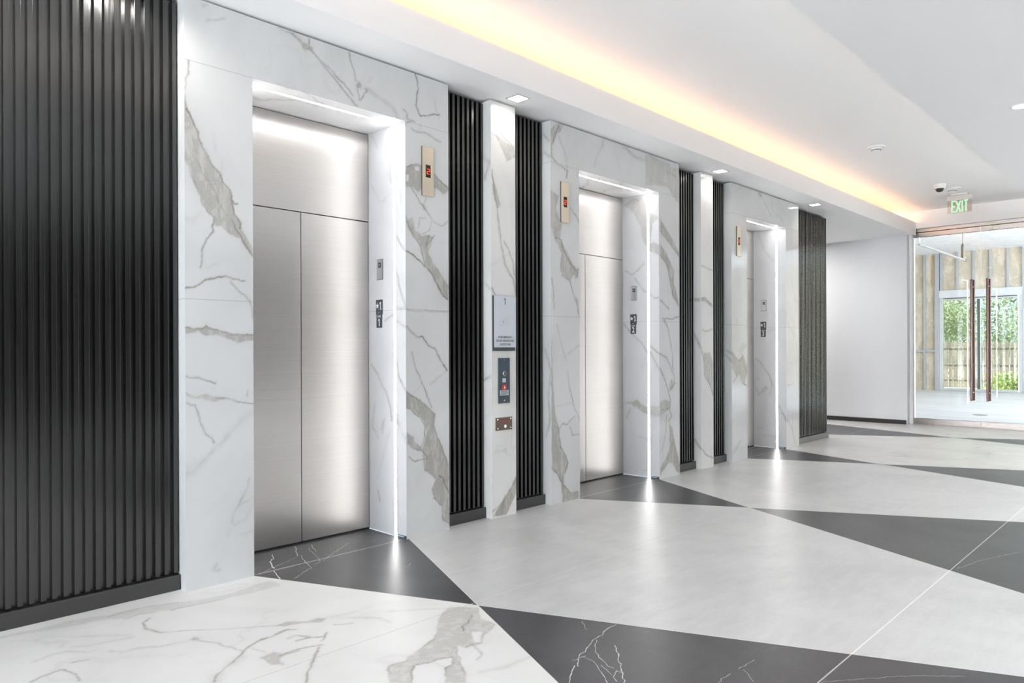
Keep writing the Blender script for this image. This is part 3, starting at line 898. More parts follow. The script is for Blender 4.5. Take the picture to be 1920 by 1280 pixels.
# ------------------------------------------------------------------ elevators
ORD = ('nearest', 'middle', 'farthest')
LLAB = ['leftmost steel elevator in white marble surround, widest in view, beside the black slatted wall',
        'middle steel elevator in white marble surround between the two narrow marble piers',
        'farthest elevator in white marble surround, beside the end slatted panel']
for L, lab in zip(LIFTS, LLAB):
    root = tag(empty('elevator', ((L['a']+L['b'])/2, 0, 0)), lab, 'elevator', 'elevators along the marble wall')
    ox = -root.location.x
    kf, kr, kj = L['keys']; st = L['step']
    def sh(o):
        o.location.x = ox; return o
    g = Grid()
    g.rect(kf, 'y', 0.0, L['x0'], L['a'], 0.0, HO, st)
    g.rect(kf, 'y', 0.0, L['b'], L['x1'], 0.0, HO, st)
    g.rect(kf, 'y', 0.0, L['x0'], L['x1'], HO, H, st)
    g.rect(kr, 'x', L['x0'], 0.0, 0.135, 0.0, H, 0.01, True)
    g.rect(None, 'x', L['x1'], 0.0, 0.135, 0.0, H, 0.01)
    g.rect(None, 'z', H, L['x0'], L['x1'], 0.0, 0.135, 0.01)
    sh(g.build('marble_surround', M['marble'], root))
    # lining slabs either side of the light slot
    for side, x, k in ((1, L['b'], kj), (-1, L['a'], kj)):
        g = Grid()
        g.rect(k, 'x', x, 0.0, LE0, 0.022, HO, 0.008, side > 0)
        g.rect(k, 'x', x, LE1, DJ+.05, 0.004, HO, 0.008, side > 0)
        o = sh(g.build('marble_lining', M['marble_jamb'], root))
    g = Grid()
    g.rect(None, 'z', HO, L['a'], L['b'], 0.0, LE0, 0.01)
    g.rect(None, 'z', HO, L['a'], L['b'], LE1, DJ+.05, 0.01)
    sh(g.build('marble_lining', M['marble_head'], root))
    # light strips let into the slot
    for side, x in ((1, L['b']), (-1, L['a'])):
        mb = MB(); mb.box(x, x+side*.012, LE0, LE1, 0.004, HO); sh(mb.build('light_strip', M['led'], root))
    mb = MB(); mb.box(L['a']-.012, L['b']+.012, LE0, LE1, HO, HO+.012); sh(mb.build('light_strip', M['led'], root))
    # foot caps of the lining
    for side, x in ((1, L['b']), (-1, L['a'])):
        mb = MB(); mb.box(x+side*.002, x+side*.012, 0.012, LE0-.004, 0.002, 0.021, 0)
        mb.box(x-side*.001, x+side*.002, 0.03, LE0-.012, 0.008, 0.016, 1)
        sh(mb.build('foot_cap', [M['plate_dark'], M['endcap']], root))
    # doors
    zt = 2.185
    y0, y1 = DJ, DJ+.04
    mb = MB(); mb.box(L['a']+.004, L['d']-.0025, y0, y1, 0.012, zt-.003, 0, 0.0015); sh(mb.build('door_leaf', M['steel'], root))
    mb = MB(); mb.box(L['d']+.0025, L['b']-.005, y0, y1, 0.012, zt-.003, 0, 0.0015); sh(mb.build('door_leaf', M['steel'], root))
    mb = MB(); mb.box(L['a']+.004, L['b']-.005, y0, y1, zt+.003, HO-.006, 0, 0.0015); sh(mb.build('transom_panel', M['steel'], root))
    mb = MB(); mb.box(L['a']+.001, L['b']-.001, y1+.002, y1+.02, 0.001, HO-.001)
    mb.box(L['a']+.002, L['b']-.002, y0+.004, y1+.002, 0.0006, 0.009)
    sh(mb.build('gap_shade', M['black_gap'], root))  # black sheet and strip paint the shade in the door gaps

# ------------------------------------------------------------------ marble piers
PIERS = [(3.715, 3.976, 'c1', 'c1r', 'narrow marble pier left of the middle elevator, carrying the floor sign and switch plates'),
         (6.794, 7.050, 'c2', 'c2r', 'narrow marble pier right of the middle elevator, with one small key plate')]
for x0, x1, kf, kr, lab in PIERS:
    g = Grid()
    g.rect(kf, 'y', 0.0, x0, x1, 0.0, H, 0.006)
    g.rect(kr, 'x', x0, 0.0, 0.135, 0.0, H, 0.01, True)
    g.rect(None, 'x', x1, 0.0, 0.135, 0.0, H, 0.01)
    g.rect(None, 'z', H, x0, x1, 0.0, 0.135, 0.01)
    tag(g.build('marble_pier', M['marble_pier']), lab, 'pillar', 'marble piers between the elevators')

# ------------------------------------------------------------------ black slatted panels
def slat_panel(x0, x1, first, lab, pitch=0.0465, w=0.0225, endwrap=False):
    root = tag(empty('slatted_panel', ((x0+x1)/2, 0.13, 0)), lab, 'wall panel', 'black slatted wall panels')
    ox, oy = -root.location.x, -root.location.y
    mb = MB(); x = first
    r = 0.0016
    while x > x0+pitch: x -= pitch
    zt = 3.138
    while x < x1-.004:
        a, b = max(x, x0+.002), min(x+w, x1-.002)
        if b-a > 0.006:
            yf, yb = 0.084, 0.1105
            prof = [(a, yb), (a, yf+r), (a+r*.3, yf+r*.3), (a+r, yf), (b-r, yf), (b-r*.3, yf+r*.3), (b, yf+r), (b, yb)]
            mb.prism(prof, 'z', 0.088, zt)
        x += pitch
    o = mb.build('slats', M['slat'], root); o.location = (ox, oy, 0)
    mb = MB(); mb.box(x0+.002, x1-.001, 0.1107, 0.134, 0.082, 3.138); mb.box(x0+.002, x1-.001, 0.1235, 0.134, 0, .082)
    o = mb.build('backing_board', M['slat'], root); o.location = (ox, oy, 0)
    mb = MB(); mb.box(x0+.0015, x1-.0015 if not endwrap else x1+.012, 0.063, 0.123, 0.0006, 0.081, 0, 0.0015)
    o = mb.build('base_rail', M['slat_base'], root); o.location = (ox, oy, 0)
    return root
slat_panel(-3.0, 1.469, 0.701, 'wide black slatted wall panel at the left, floor to ceiling')
slat_panel(3.297, 3.713, 3.360, 'narrow black slatted panel right of the leftmost elevator', 0.0472)
slat_panel(3.978, 4.387, 4.022, 'narrow black slatted panel left of the middle elevator', 0.0472)
slat_panel(6.363, 6.792, 6.400, 'narrow black slatted panel right of the middle elevator', 0.0472)
slat_panel(7.052, 7.464, 7.094, 'narrow black slatted panel left of the farthest elevator', 0.0472)
slat_panel(9.297, 10.465, 9.325, 'black slatted panel at the corridor corner, beyond the farthest elevator', 0.0465, endwrap=True)

# ------------------------------------------------------------------ mappers for things on walls
FY = lambda X, Z, y=-0.0: (lambda u, v: (X+u, y, Z+v))         # faces the room (-Y)
FX = lambda Y, Z, x: (lambda u, v: (x, Y-u, Z+v))              # faces -X

# hall lanterns
for i, (x, z, lab) in enumerate([(3.104, 2.5, 'tall brass floor indicator showing red 2, right of the leftmost elevator'),
                  (4.564, 2.5, 'tall brass floor indicator showing red 2, left of the middle elevator'),
                  (7.63, 2.5, 'tall brass floor indicator left of the farthest elevator')]):
    root = tag(empty('floor_indicator', (x, 0, z)), lab, 'elevator indicator', 'elevator floor indicators')
    mb = MB(); mb.box(-.05, .05, -.011, -.001, -.169, .17, 0, 0.0015); mb.build('face_plate', M['steel_plate'], root)
    mb = MB(); mb.box(-.021, .021, -.0125, -.0112, -.041, .045); mb.build('display', M['black_glass'], root)
    mb = MB()   # seven-segment style 2
    y = -.0131
    s, h, t = .0105, .017, .0042
    def bar(x0, x1, z0, z1): mb.quad((x0, y, z0), (x1, y, z0), (x1, y, z1), (x0, y, z1))
    bar(-s, s, h-t/2, h+t/2); bar(-s, s, -t/2, t/2); bar(-s, s, -h-t/2, -h+t/2)
    bar(s-t/2, s+t/2, 0, h); bar(-s-t/2, -s+t/2, -h, 0)
    mb.build('digit', M['digit'], root, fix=False)

# jamb fixtures
for i, L in enumerate(LIFTS):
    X = L['b']; wh = ('leftmost', 'middle', 'farthest')[i]
    root = tag(empty('reader_plate', (X, 0.294, 1.836)), 'small steel reader plate on the right jamb of the %s elevator' % wh, 'reader', 'jamb reader plates')
    mb = MB(); mb.box(-.006, -.001, -.033, .033, -.069, .069, 0, .001); mb.build('face_plate', M['steel_grey'], root)
    mb = MB(); mb.box(-.0075, -.0062, -.019, .014, .012, .048); mb.build('lens_window', M['plate_dark'], root)
    mb = MB(); mb.cyl((-.010, -.004, .031), 'x', .008, .003, 16); mb.build('lens', M['chrome'], root, fix=True)
    mb = MB(); mb.box(-.0016, -.0009, -.0365, .0365, -.0725, .0725); mb.build('shadow_rim', M['plate_dark'], root)  # dark rim stands in for the shade around the plate
    root = tag(empty('elevator_sign', (X, 0.30, 1.53)), 'dark star and 1 sign above a CAR %d plate, on the %s elevator jamb' % (i+1, wh), 'sign', 'tactile jamb signs')
    mb = MB(); mb.box(-.005, -.001, -.038, .038, -.008, .095, 0, .001); o = mb.build('floor_plate', M['plate_dark'], root)
    tm = MB()
    y0, z0 = .0195, .052
    st = []
    for k in range(10):
        r = .0235 if k % 2 == 0 else .0095
        a = math.pi/2+k*math.pi/5
        st.append((-.0056, y0-r*math.cos(a), z0+r*math.sin(a)))
    for k in range(10): tm.poly([st[k], st[(k+1) % 10], (-.0056, y0, z0)])
    numeral_one(tm, .054, FX(-.0175, .052, -.0056))
    for dy, dz in ((.012, 0), (.006, 0), (.006, .006), (-.006, 0), (-.006, .006), (-.012, .006)):
        tm.box(-.0058, -.005, dy-.0012, dy+.0012, .002+dz-.0012, .002+dz+.0012)
    tm.build('star_and_numeral', M['label_white'], root, fix=False)
    mb = MB(); mb.box(-.0045, -.001, -.031, .034, -.101, -.0085, 0, .001); mb.build('car_plate', M['plate_dark'], root)
    tm = MB()
    add_text(tm, 'CAR', .020, FX(.001, -.022, -.0051), bold=.0004)
    if i == 0: numeral_one(tm, .052, FX(.001, -.064, -.0051), False)
    else: add_text(tm, str(i+1), .074, FX(.001, -.064, -.0051), bold=.0012, xs=.9)
    tm.build('car_lettering', M['label_white'], root, fix=False)

# evacuation sign on the first pier
root = tag(empty('evacuation_sign', (3.842, 0, 1.47)), 'tall white floor 1 emergency plan sign on the marble pier', 'sign')
mb = MB(); mb.box(3.722-3.842, 3.958-3.842, -.010, -.001, 1.264-1.47, 1.681-1.47, 0, .001); mb.build('back_board', M['plate_dark'], root)
mb = MB(); mb.box(3.731-3.842, 3.962-3.842, -.016, -.0102, 1.290-1.47, 1.681-1.47, 0, .001); mb.build('face_panel', M['sign_white'], root)
tm = MB(); m = lambda X, Z: FY(X, Z, -.0168)
numeral_one(tm, .050, m(0, .170), False)
tm.build('floor_numeral', M['print_dark'], root, fix=False)
for zz, tx in ((-.103, 'IN FIRE EMERGENCY,'), (-.130, 'DO NOT USE ELEVATORS,'), (-.158, 'USE EXIT STAIRS')):
    tm = MB(); add_text(tm, tx, .0235, m(.003, zz), xs=.68, bold=.0004); tm.build('instruction_line', M['print_dark'], root, fix=False)
tm = MB(); y = -.0167
def ln(x0, z0, x1, z1, w=.0012):
    tm.quad((x0-w/2*(x0 == x1), y, z0-w/2*(z0 == z1)), (x1+w/2*(x0 == x1), y, z0-w/2*(z0 == z1)), (x1+w/2*(x0 == x1), y, z1+w/2*(z0 == z1)), (x0-w/2*(x0 == x1), y, z1+w/2*(z0 == z1)))
for r in ((-.055, .022, .03, .022), (-.055, -.008, .04, -.008), (-.055, -.008, -.055, .022), (-.02, .04, .085, .04), (.02, .055, .085, .055), (.085, .04, .085, .055), (.02, .04, .02, .055),
          (-.06, -.014, -.02, -.014), (.03, -.008, .03, .04), (-.03, .022, -.03, .04), (-.02, .03, .02, .03), (0, .022, 0, .04), (-.04, -.008, -.04, .022)):
    ln(*r)
tm.build('floor_plan', M['print_faint'], root, fix=False)
mb = MB(); mb.cyl((-.016, -.0166, .013), 'y', .0045, -.0006, 12); mb.build('location_dot', M['red'], root)

# key switch panel
root = tag(empty('switch_panel', (3.842, 0, 1.037)), 'tall slate blue key switch plate with red fire symbol on the marble pier', 'switch panel')
mb = MB(); mb.box(-.0625, .0615, -.006, -.001, -.172, .173, 0, .001); mb.build('face_plate', M['panel_blue'], root)
mb = MB(); mb.cyl((-.002, -.006, .054), 'y', .022, -.004, 24); mb.cyl((-.002, -.010, .054), 'y', .012, -.006, 20); o = mb.build('key_switch', M['chrome'], root)
mb = MB(); mb.box(-.0045, .0005, -.0175, -.016, .046, .062); mb.build('key_slot', M['black_gap'], o)
mb = MB(); mb.box(-.02, .016, -.0075, -.006, -.014, .018); mb.build('white_label', M['label_pale'], root)
mb = MB(); mb.box(-.026, .022, -.0078, -.006, -.07, -.031); o = mb.build('fire_symbol', M['red'], root)
mb = MB(); y = -.0082
mb.poly([(-.006, y, -.062), (.006, y, -.062), (.012, y, -.052), (.006, y, -.047), (.004, y, -.036), (-.004, y, -.047), (-.002, y, -.054)])
mb.build('flame', M['label_white'], o, fix=False)
mb = MB(); mb.box(-.048, .046, -.0074, -.006, -.113, -.073); o = mb.build('instruction_label', M['label_pale'], root)
mb = MB()
for z, a, b in ((-.080, -.04, .038), (-.0865, -.036, .03), (-.093, -.03, .034), (-.0995, -.038, .036), (-.106, -.04, .02)):
    mb.quad((a, -.0079, z-.0013), (b, -.0079, z-.0013), (b, -.0079, z+.0013), (a, -.0079, z+.0013))
mb.build('printed_lines', M['print_dark'], o, fix=False)
for z in (.157, -.151):
    mb = MB(); mb.cyl((0, -.006, z), 'y', .006, -.002, 14); mb.build('screw', M['chrome'], root)

root = tag(empty('lock_switch_plate', (3.84, 0, .709)), 'small bronze plate with one round lock, lowest on the marble pier', 'plate')
mb = MB(); mb.box(-.088, .087, -.006, -.001, -.049, .048, 0, .001); mb.build('face_plate', M['bronze'], root)
for x, z in ((-.07, .035), (.07, .035), (-.07, -.034), (.07, -.034)):
    mb = MB(); mb.cyl((x, -.006, z), 'y', .006, -.002, 14); mb.build('screw', M['chrome'], root)
mb = MB(); mb.cyl((.007, -.006, -.020), 'y', .013, -.006, 20); mb.build('lock_cylinder', M['chrome'], root)
mb = MB()
x = -.055
rr = random.Random(5)
while x < .06:
    w = rr.choice((.003, .005, .006)); mb.quad((x, -.0066, .016), (x+w, -.0066, .016), (x+w, -.0066, .025), (x, -.0066, .025)); x += w+.0028
mb.build('red_lettering', M['red'], root, fix=False)

root = tag(empty('key_plate', (6.914, 0, 1.085)), 'small satin steel key plate on the far marble pier', 'plate')
mb = MB(); mb.box(-.057, .057, -.006, -.001, -.096, .096, 0, .001); mb.build('face_plate', simple('stone_grey_plate', (.50, .485, .455), .4, .2, nscale=30, namp=.05), root)
mb = MB(); mb.cyl((-.003, -.006, -.004), 'y', .016, -.004, 20); o = mb.build('key_switch', M['chrome'], root)
mb = MB(); mb.cyl((-.006, -.0101, -.005), 'y', .007, -.001, 16); mb.build('key_hole', M['black_gap'], o)
mb = MB(); mb.box(-.02, .02, -.0068, -.006, -.045, -.037); mb.build('printed_line', M['print_faint'], root)

# ------------------------------------------------------------------ ceiling fittings
for i, (x, y, lab) in enumerate([(3.87, -.135, 'square recessed downlight above the left marble pier'),
                   (6.975, -.13, 'square recessed downlight above the right marble pier'),
                   (9.48, -.143, 'square recessed downlight above the corridor corner panel')]):
    root = tag(empty('square_downlight', (x, y, ZS)), lab, 'downlight', 'square soffit downlights')
    mb = MB(); a, b = .066, .058
    for q in ((-a, a, -a, -b), (-a, a, b, a), (-a, -b, -b, b), (b, a, -b, b)):
        mb.box(q[0], q[1], q[2], q[3], -.004, -.0005)
    mb.build('trim_frame', M['steel_grey'], root)
    mb = MB(); mb.quad((-b, -b, -.0015), (b, -b, -.0015), (b, b, -.0015), (-b, b, -.0015)); mb.build('diffuser', M['lens'], root, fix=False)

root = tag(empty('round_downlight', (7.19, -2.74, ZR)), 'round recessed downlight in the lower ceiling at right edge', 'downlight')
mb = MB(); mb.lathe((0, 0, 0), [(.085, -.0005), (.085, -.005), (.07, -.006), (.066, -.002)], 32); mb.build('trim_ring', M['plastic_white'], root, smooth=False)
mb = MB(); mb.cyl((0, 0, -.003), 'z', .066, .002, 32); mb.build('diffuser', M['lens'], root)

def detector(x, y, r, lab):
    root = tag(empty('smoke_detector', (x, y, ZT)), lab, 'smoke detector', 'smoke detectors on the tray ceiling')
    mb = MB(); mb.lathe((0, 0, 0), [(r, -.0005), (r, -.010), (r*.94, -.018), (r*.2, -.020), (0.0005, -.020)], 36); mb.build('base', M['plastic_white'], root)
    mb = MB(); mb.lathe((0, 0, 0), [(r*.60, -.018), (r*.56, -.034), (r*.42, -.048), (r*.2, -.054), (.0005, -.055)], 36); h = mb.build('sensor_head', M['plastic_white'], root)
    mb = MB(); mb.lathe((0, 0, -.0395), [(r*.50, -.004), (r*.535, -.003), (r*.535, .003), (r*.50, .004)], 36); mb.build('vent_ring', M['plate_dark'], h)
detector(8.70, -1.14, .095, 'round white smoke detector alone in the middle of the tray ceiling')
detector(11.72, -1.21, .105, 'round white smoke detector between the dome camera and exit sign')

root = tag(empty('ceiling_camera', (11.32, -1.146, ZT)), 'white dome security camera with dark lens on the ceiling', 'camera')
mb = MB(); mb.lathe((0, 0, 0), [(.075, -.0005), (.077, -.02), (.072, -.045), (.064, -.062), (.0005, -.062)], 36); mb.build('housing', M['plastic_white'], root)
mb = MB(); mb.lathe((0, 0, 0), [(.052, -.0622), (.050, -.08), (.04, -.098), (.022, -.108), (.0005, -.111)], 32); mb.build('lens_dome', simple('smoked_dome', (.03, .032, .036), .08, nscale=30, namp=.1), root, smooth=True)

root = tag(empty('exit_sign', (12.2, -1.195, ZT)), 'green EXIT sign hanging from the ceiling near the glass doors', 'exit sign')
mb = MB(); mb.box(-.05, .05, -.105, .105, -.027, -.0005, 0, .003); mb.build('mounting_canopy', M['plastic_white'], root)
mb = MB(); mb.box(-.022, .022, -.160, .160, -.098, -.027, 0, .003); mb.build('housing', simple('exit_housing', (.70, .66, .64), .35, .3, nscale=20, namp=.04), root)
mb = MB(); mb.box(-.003, .003, -.155, .157, -.280, -.0985); mb.build('acrylic_panel', M['acrylic'], root)
tm = MB()
def eb(y0, z0, y1, z1, w):
    p = np.array((y0, z0)); q = np.array((y1, z1)); d = (q-p)/np.hypot(*(q-p)); n = np.array((-d[1], d[0]))*w/2
    tm.poly([(-.0042, *(p-n)), (-.0042, *(q-n)), (-.0042, *(q+n)), (-.0042, *(p+n))])
T_, B_ = -.108, -.272; W_ = .019
eb(.098, T_, .098, B_, W_); eb(.107, T_-W_/2+.008, .052, T_-W_/2+.008, W_); eb(.107, -.186, .062, -.186, W_); eb(.107, B_+W_/2, .052, B_+W_/2, W_)
eb(.043, T_, -.012, B_, W_*1.05); eb(-.012, T_, .043, B_, W_*1.05)
eb(-.036, T_, -.036, B_, W_)
eb(-.082, T_, -.082, B_, W_); eb(-.055, T_-.002, -.109, T_-.002, W_)
tm.build('exit_lettering', M['exitgreen'], root, fix=False)
tm = MB(); eb(.140, -.188, .124, -.170, .006); eb(.140, -.188, .124, -.206, .006)
tm.build('chevron', M['label_white'], root, fix=False)

# cove light strip
root = tag(empty('cove_light', (3.65, -.255, 3.335)), 'warm LED strip hidden in the ceiling cove above the elevators', 'cove light')
mb = MB(); mb.box(-9.6, 9.6, -.04, .03, -.118, .012); mb.build('channel', M['plastic_white'], root)
mb = MB(); mb.box(-9.6, 9.6, -.018, -.006, .0125, .063); mb.build('led_strip', M['cove'], root)

M['cove2'] = emission('led_warm_soft', (1.0, 0.95, 0.88), 34)
root = tag(empty('cove_light', (3.65, -2.42, 3.345)), 'warm LED strip hidden above the edge of the lower right ceiling', 'cove light')
mb = MB(); mb.box(-9.6, 9.6, -.03, .03, -.0148, .012); mb.build('channel', M['plastic_white'], root)
mb = MB(); mb.box(-9.6, 9.6, -.0075, .0075, .0125, .019); mb.build('led_strip', M['cove2'], root)

# ------------------------------------------------------------------ glass wall and doors
def at(o, p): o.location = p; return o
mb = MB(); mb.box(13.30, 13.45, -.264, -.222, 0, ZS); tag(mb.build('trim_4', M['white']), kind='structure')
mb = MB(); mb.box(13.345, 13.415, -3.2, -.266, 3.222, 3.279, 0, .002); tag(mb.build('trim_5', M['steel_frame']), kind='structure')
YS = -1.230
def glass_door(y0, y1, yh, nm):
    root = tag(empty(nm, (XG, (y0+y1)/2, 0)), kind='structure')
    cy = -(y0+y1)/2
    def B(name, mat, *bx, bev=.001):
        mb = MB(); mb.box(bx[0], bx[1], bx[2]+cy, bx[3]+cy, bx[4], bx[5], 0, bev); return mb.build(name, mat, root)
    B('glass_pane', M['glass'], -.006, .006, y0, y1, .095, 3.145, bev=0)
    r = B('top_rail', M['steel_frame'], -.024, .024, y0, y1, 3.140, 3.214)
    sgn = 1 if yh > YS else -1
    mid = YS+sgn*.165
    mb = MB(); mb.box(-.026, -.02, mid-.105+cy, mid+.105+cy, 3.2145, 3.2215); mb.build('pivot_slot', M['black_gap'], r)
    mb = MB(); mb.cyl((-.0245, mid+cy, 3.190), 'x', .012, -.003, 16); mb.build('rail_lock', M['chrome'], r)
    B('bottom_rail', M['steel_frame'], -.024, .024, y0, y1, .008, .100)
    h = B('pull_handle', M['handle'], -.088, -.058, yh-.016, yh+.016, .43, 2.378, bev=.003)
    mb = MB(); mb.box(-.0885, -.0875, yh-.004+cy, yh+.002+cy, .432, 2.376); mb.build('painted_highlight', M['handle_lit'], h)  # highlight on the bar, set in as a lighter strip
    h2 = B('pull_handle', M['handle'], .058, .088, yh-.016, yh+.016, .43, 2.378, bev=.003)
    mb = MB()
    for z in (.56, 2.26): mb.cyl((-.058, yh+cy, z), 'x', .011, .116, 14)
    mb.build('standoff', M['chrome'], h)
    return root
glass_door(-1.226, -.270, -1.113, 'door_1')
glass_door(-2.190, -1.234, -1.330, 'door_2')
mb = MB(); mb.box(13.374, 13.386, -3.2, -2.198, .01, 3.222); o = tag(mb.build('window_4', M['glass']), kind='structure')
mb = MB(); mb.box(13.34, 13.42, -3.2, -.266, .0005, .0065); tag(mb.build('trim_6', simple('threshold', (.6, .58, .56), .35, .6, nscale=20, namp=.05)), kind='structure')

# ------------------------------------------------------------------ unfinished room beyond the glass
def concrete():
    t = NT('bare_concrete'); p = t.pos()
    a = t.noise(t.scaled(p, (1.5, .5, 1)), 1.2, 6, .6, .5)
    c = t.mix(t.ramp(a, .3, .7), C(.60, .62, .65), C(.74, .755, .78))
    t.bsdf(c, .45, 0, .4); return t.mat
def foam():
    t = NT('sprayed_foam'); p = t.pos()
    a = t.noise(p, 5, 6, .65, .4)
    c = t.mix(t.ramp(a, .3, .7), C(.80, .82, .84), C(.93, .94, .95))
    t.bsdf(c, .9, 0, .1); t.bump(a, .8, .08); return t.mat
def batt():
    t = NT('insulation_batt'); p = t.pos()
    a = t.noise(t.scaled(p, (1, 1.5, .8)), 2.2, 8, .7, .25)
    c = t.mix(t.ramp(a, .3, .7), C(.55, .48, .37), C(.78, .725, .615))
    cr = t.ramp(t.math('ABSOLUTE', t.math('SUBTRACT', a, .5)), 0, .015, 1, 0)
    c = t.mix(t.math('MULTIPLY', cr, .35), c, C(.45, .30, .15))
    t.bsdf(c, .9, 0, .1); t.bump(a, .7, .05); return t.mat
M['stud'] = simple('galvanised_stud', (.50, .53, .57), .4, .5, nscale=8, namp=.1)
M['batt'] = batt()
mb = MB(); mb.box(13.46, 24.8, -9, 4.4, -.12, -.0005); tag(mb.build('floor_outer', concrete()), kind='structure')
mb = MB(); mb.box(13.46, 24.8, -9, 4.4, 4.16, 4.3); tag(mb.build('ceiling_outer', foam()), kind='structure')
XE = 24.6
wo = tag(empty('wall_outer', (XE, 0, 0)), kind='structure')
def P(name, mat, x0, x1, y0, y1, z0, z1, bev=0):
    mb = MB(); mb.box(x0, x1, y0, y1, z0, z1, 0, bev); return mb.build(name, mat, wo)
ST = [4.0, 3.4, 2.9, 2.46, 2.10]
for a, b in zip(ST[:-1], ST[1:]): P('insulation_batt', M['batt'], .03, .14, b+.03, a-.03, 0, 4.16)
for y in ST[:-1]: P('metal_stud', M['stud'], -.02, .14, y-.028, y+.028, 0, 4.16)
P('metal_stud', M['stud'], -.03, .14, 2.06, 2.18, 0, 4.16)
UP = [2.06, 1.58, 1.16, .74, .32, -.06]
for a, b in zip(UP[:-1], UP[1:]): P('insulation_batt', M['batt'], .03, .14, b+.025, a-.025, 3.02, 4.16)
P('metal_stud', M['stud'], -.02, .14, 1.97, 2.04, 3.02, 4.16)
for y in UP[1:-1]: P('metal_stud', M['stud'], -.02, .14, y-.03, y+.03, 3.02, 4.16)
P('header_plate', simple('header_board', (.66, .69, .72), .5, nscale=4, namp=.06), -.04, .14, -.02, 2.06, 2.80, 3.02)
P('metal_stud', M['stud'], -.03, .14, -.13, -.02, 0, 4.16)
RT = [-.13, -.6, -1.1, -1.6, -2.2, -3.0, -4.0, -5.0, -6.0, -7.0, -8.0, -9.0]
for a, b in zip(RT[:-1], RT[1:]):
    P('insulation_batt', M['batt'], .03, .14, b+.03, a-.03 if a < -.2 else a, 0, 4.16)
    P('metal_stud', M['stud'], -.02, .14, b-.03, b+.03, 0, 4.16)
P('blocking', M['stud'], -.025, .03, 2.18, 4.0, 1.17, 1.23)
P('lumber_piece', simple('raw_lumber', (.55, .36, .2), .7, nscale=15, namp=.25), -.01, .03, 2.19, 2.24, 3.2, 4.1)
mb = MB(); mb.box(13.46, 24.8, 4.4, 4.5, 0, 4.3); tag(mb.build('wall_side', M['batt']), kind='structure')
mb = MB(); mb.box(13.452, 13.5, .14, 4.4, 0, 4.3); mb.box(13.452, 13.5, -9, .14, 3.7, 4.3); tag(mb.build('wall_inner', M['white']), kind='structure')
# the exterior window
w1 = tag(empty('window_1', (XE, 1.02, 0)), kind='structure')
def W(name, mat, x0, x1, y0, y1, z0, z1, par=w1, bev=0.002):
    mb = MB(); mb.box(x0, x1, y0-1.02, y1-1.02, z0, z1, 0, bev); return mb.build(name, mat, par)
al = simple('pale_aluminium', (.62, .65, .67), .35, .5, nscale=8, namp=.05)
dk = simple('dark_mullion', (.10, .12, .115), .4, .2, nscale=8, namp=.1)
mb = MB()
for q in ((1.96, 2.055, 0.002, 2.80), (-.02, .075, 0.002, 2.80), (.075, 1.96, 2.725, 2.80), (.075, 1.96, 0.002, .075)):
    mb.box(-.02, .08, q[0]-1.02, q[1]-1.02, q[2], q[3], 0, .002)
mb.build('window_frame', al, w1)
W('mullion', dk, -.03, .08, 1.0, 1.075, .075, 2.725)
W('mullion_edge', simple('cyan_edge', (.62, .78, .80), .3, nscale=8, namp=.05), -.035, .0, .985, 1.0, .075, 2.725)
W('shadow_line', M['black_gap'], -.025, -.02, .10, 1.95, 2.765, 2.785, bev=0)
W('glass_pane', M['glass_win'], .03, .036, 1.075, 1.96, .075, 2.725, bev=0)
W('glass_pane', M['glass_win'], .03, .036, .075, 1.0, .075, 2.725, bev=0)
# sprinkler pipe
root = tag(empty('sprinkler_pipe', (13.5, -.3, 3.05)), 'thin steel pipe hanging under the ceiling of the unfinished room', 'pipe')
mb = MB(); mb.cyl((.02, 0, 0), 'x', .021, 3.15, 16); mb.build('pipe_run', simple('grey_pipe', (.42, .42, .43), .4, .6, nscale=10, namp=.1), root, smooth=False)
mb = MB(); mb.cyl((.03, 0, 0), 'z', .018, .30, 14); mb.build('riser', M['steel_grey'], root)
mb = MB(); mb.cyl((3.03, 0, .02), 'z', .028, .26, 14); mb.cyl((3.03, 0, .28), 'z', .028, .05, 14, r2=.008); mb.cyl((3.03, 0, .33), 'z', .006, .78, 8); mb.build('hanger', M['bronze'], root)
mb = MB(); mb.cyl((3.17, 0, 0), 'x', .028, .05, 14); mb.build('end_cap', M['bronze'], root)
mb = MB()
mb.cyl((15.96, -.70, .0), 'z', .12, .004, 24); tag(mb.build('floor_drain', simple('drain_stain', (.25, .22, .19), .6, nscale=20, namp=.2)), 'round dark drain patch in the concrete floor beyond the glass', 'floor drain')

# ------------------------------------------------------------------ outside
def ground_m():
    t = NT('pale_gravel'); p = t.pos(); a = t.noise(p, 6, 5)
    t.bsdf(t.mix(a, C(.55, .52, .46), C(.85, .83, .78)), .9); return t.mat
mb = MB(); mb.box(24.82, 60, -25, 25, -.4, -.2); tag(mb.build('ground', ground_m()), kind='structure')
def fence_m():
    t = NT('weathered_wood'); p = t.pos()
    a = t.noise(t.scaled(p, (1, 9, .7)), 1.5, 5, .6)
    t.bsdf(t.mix(t.ramp(a, .3, .7), C(.17, .155, .115), C(.36, .335, .265)), .8); return t.mat
M['fence'] = fence_m()
fr = tag(empty('wooden_fence', (31, 2, -.2)), 'weathered wooden picket fence outside the far window', 'fence')
mb = MB(); y = -5.0; rf = random.Random(11)
while y < 7:
    w = .14; h = 1.70+rf.uniform(-.03, .03); g_ = .004 if y > 2.0 else .022
    mb.prism([(y, 0), (y+w, 0), (y+w, h-.03), (y+w-.03, h), (y+.03, h), (y, h-.03)], 'x', 0, .02); y += w+g_
mb.build('pickets', M['fence'], fr)
for z in (.30, .86, 1.48):
    mb = MB(); mb.box(-.05, -.001, -5, 7, z, z+.07); mb.build('rail', M['fence'], fr)
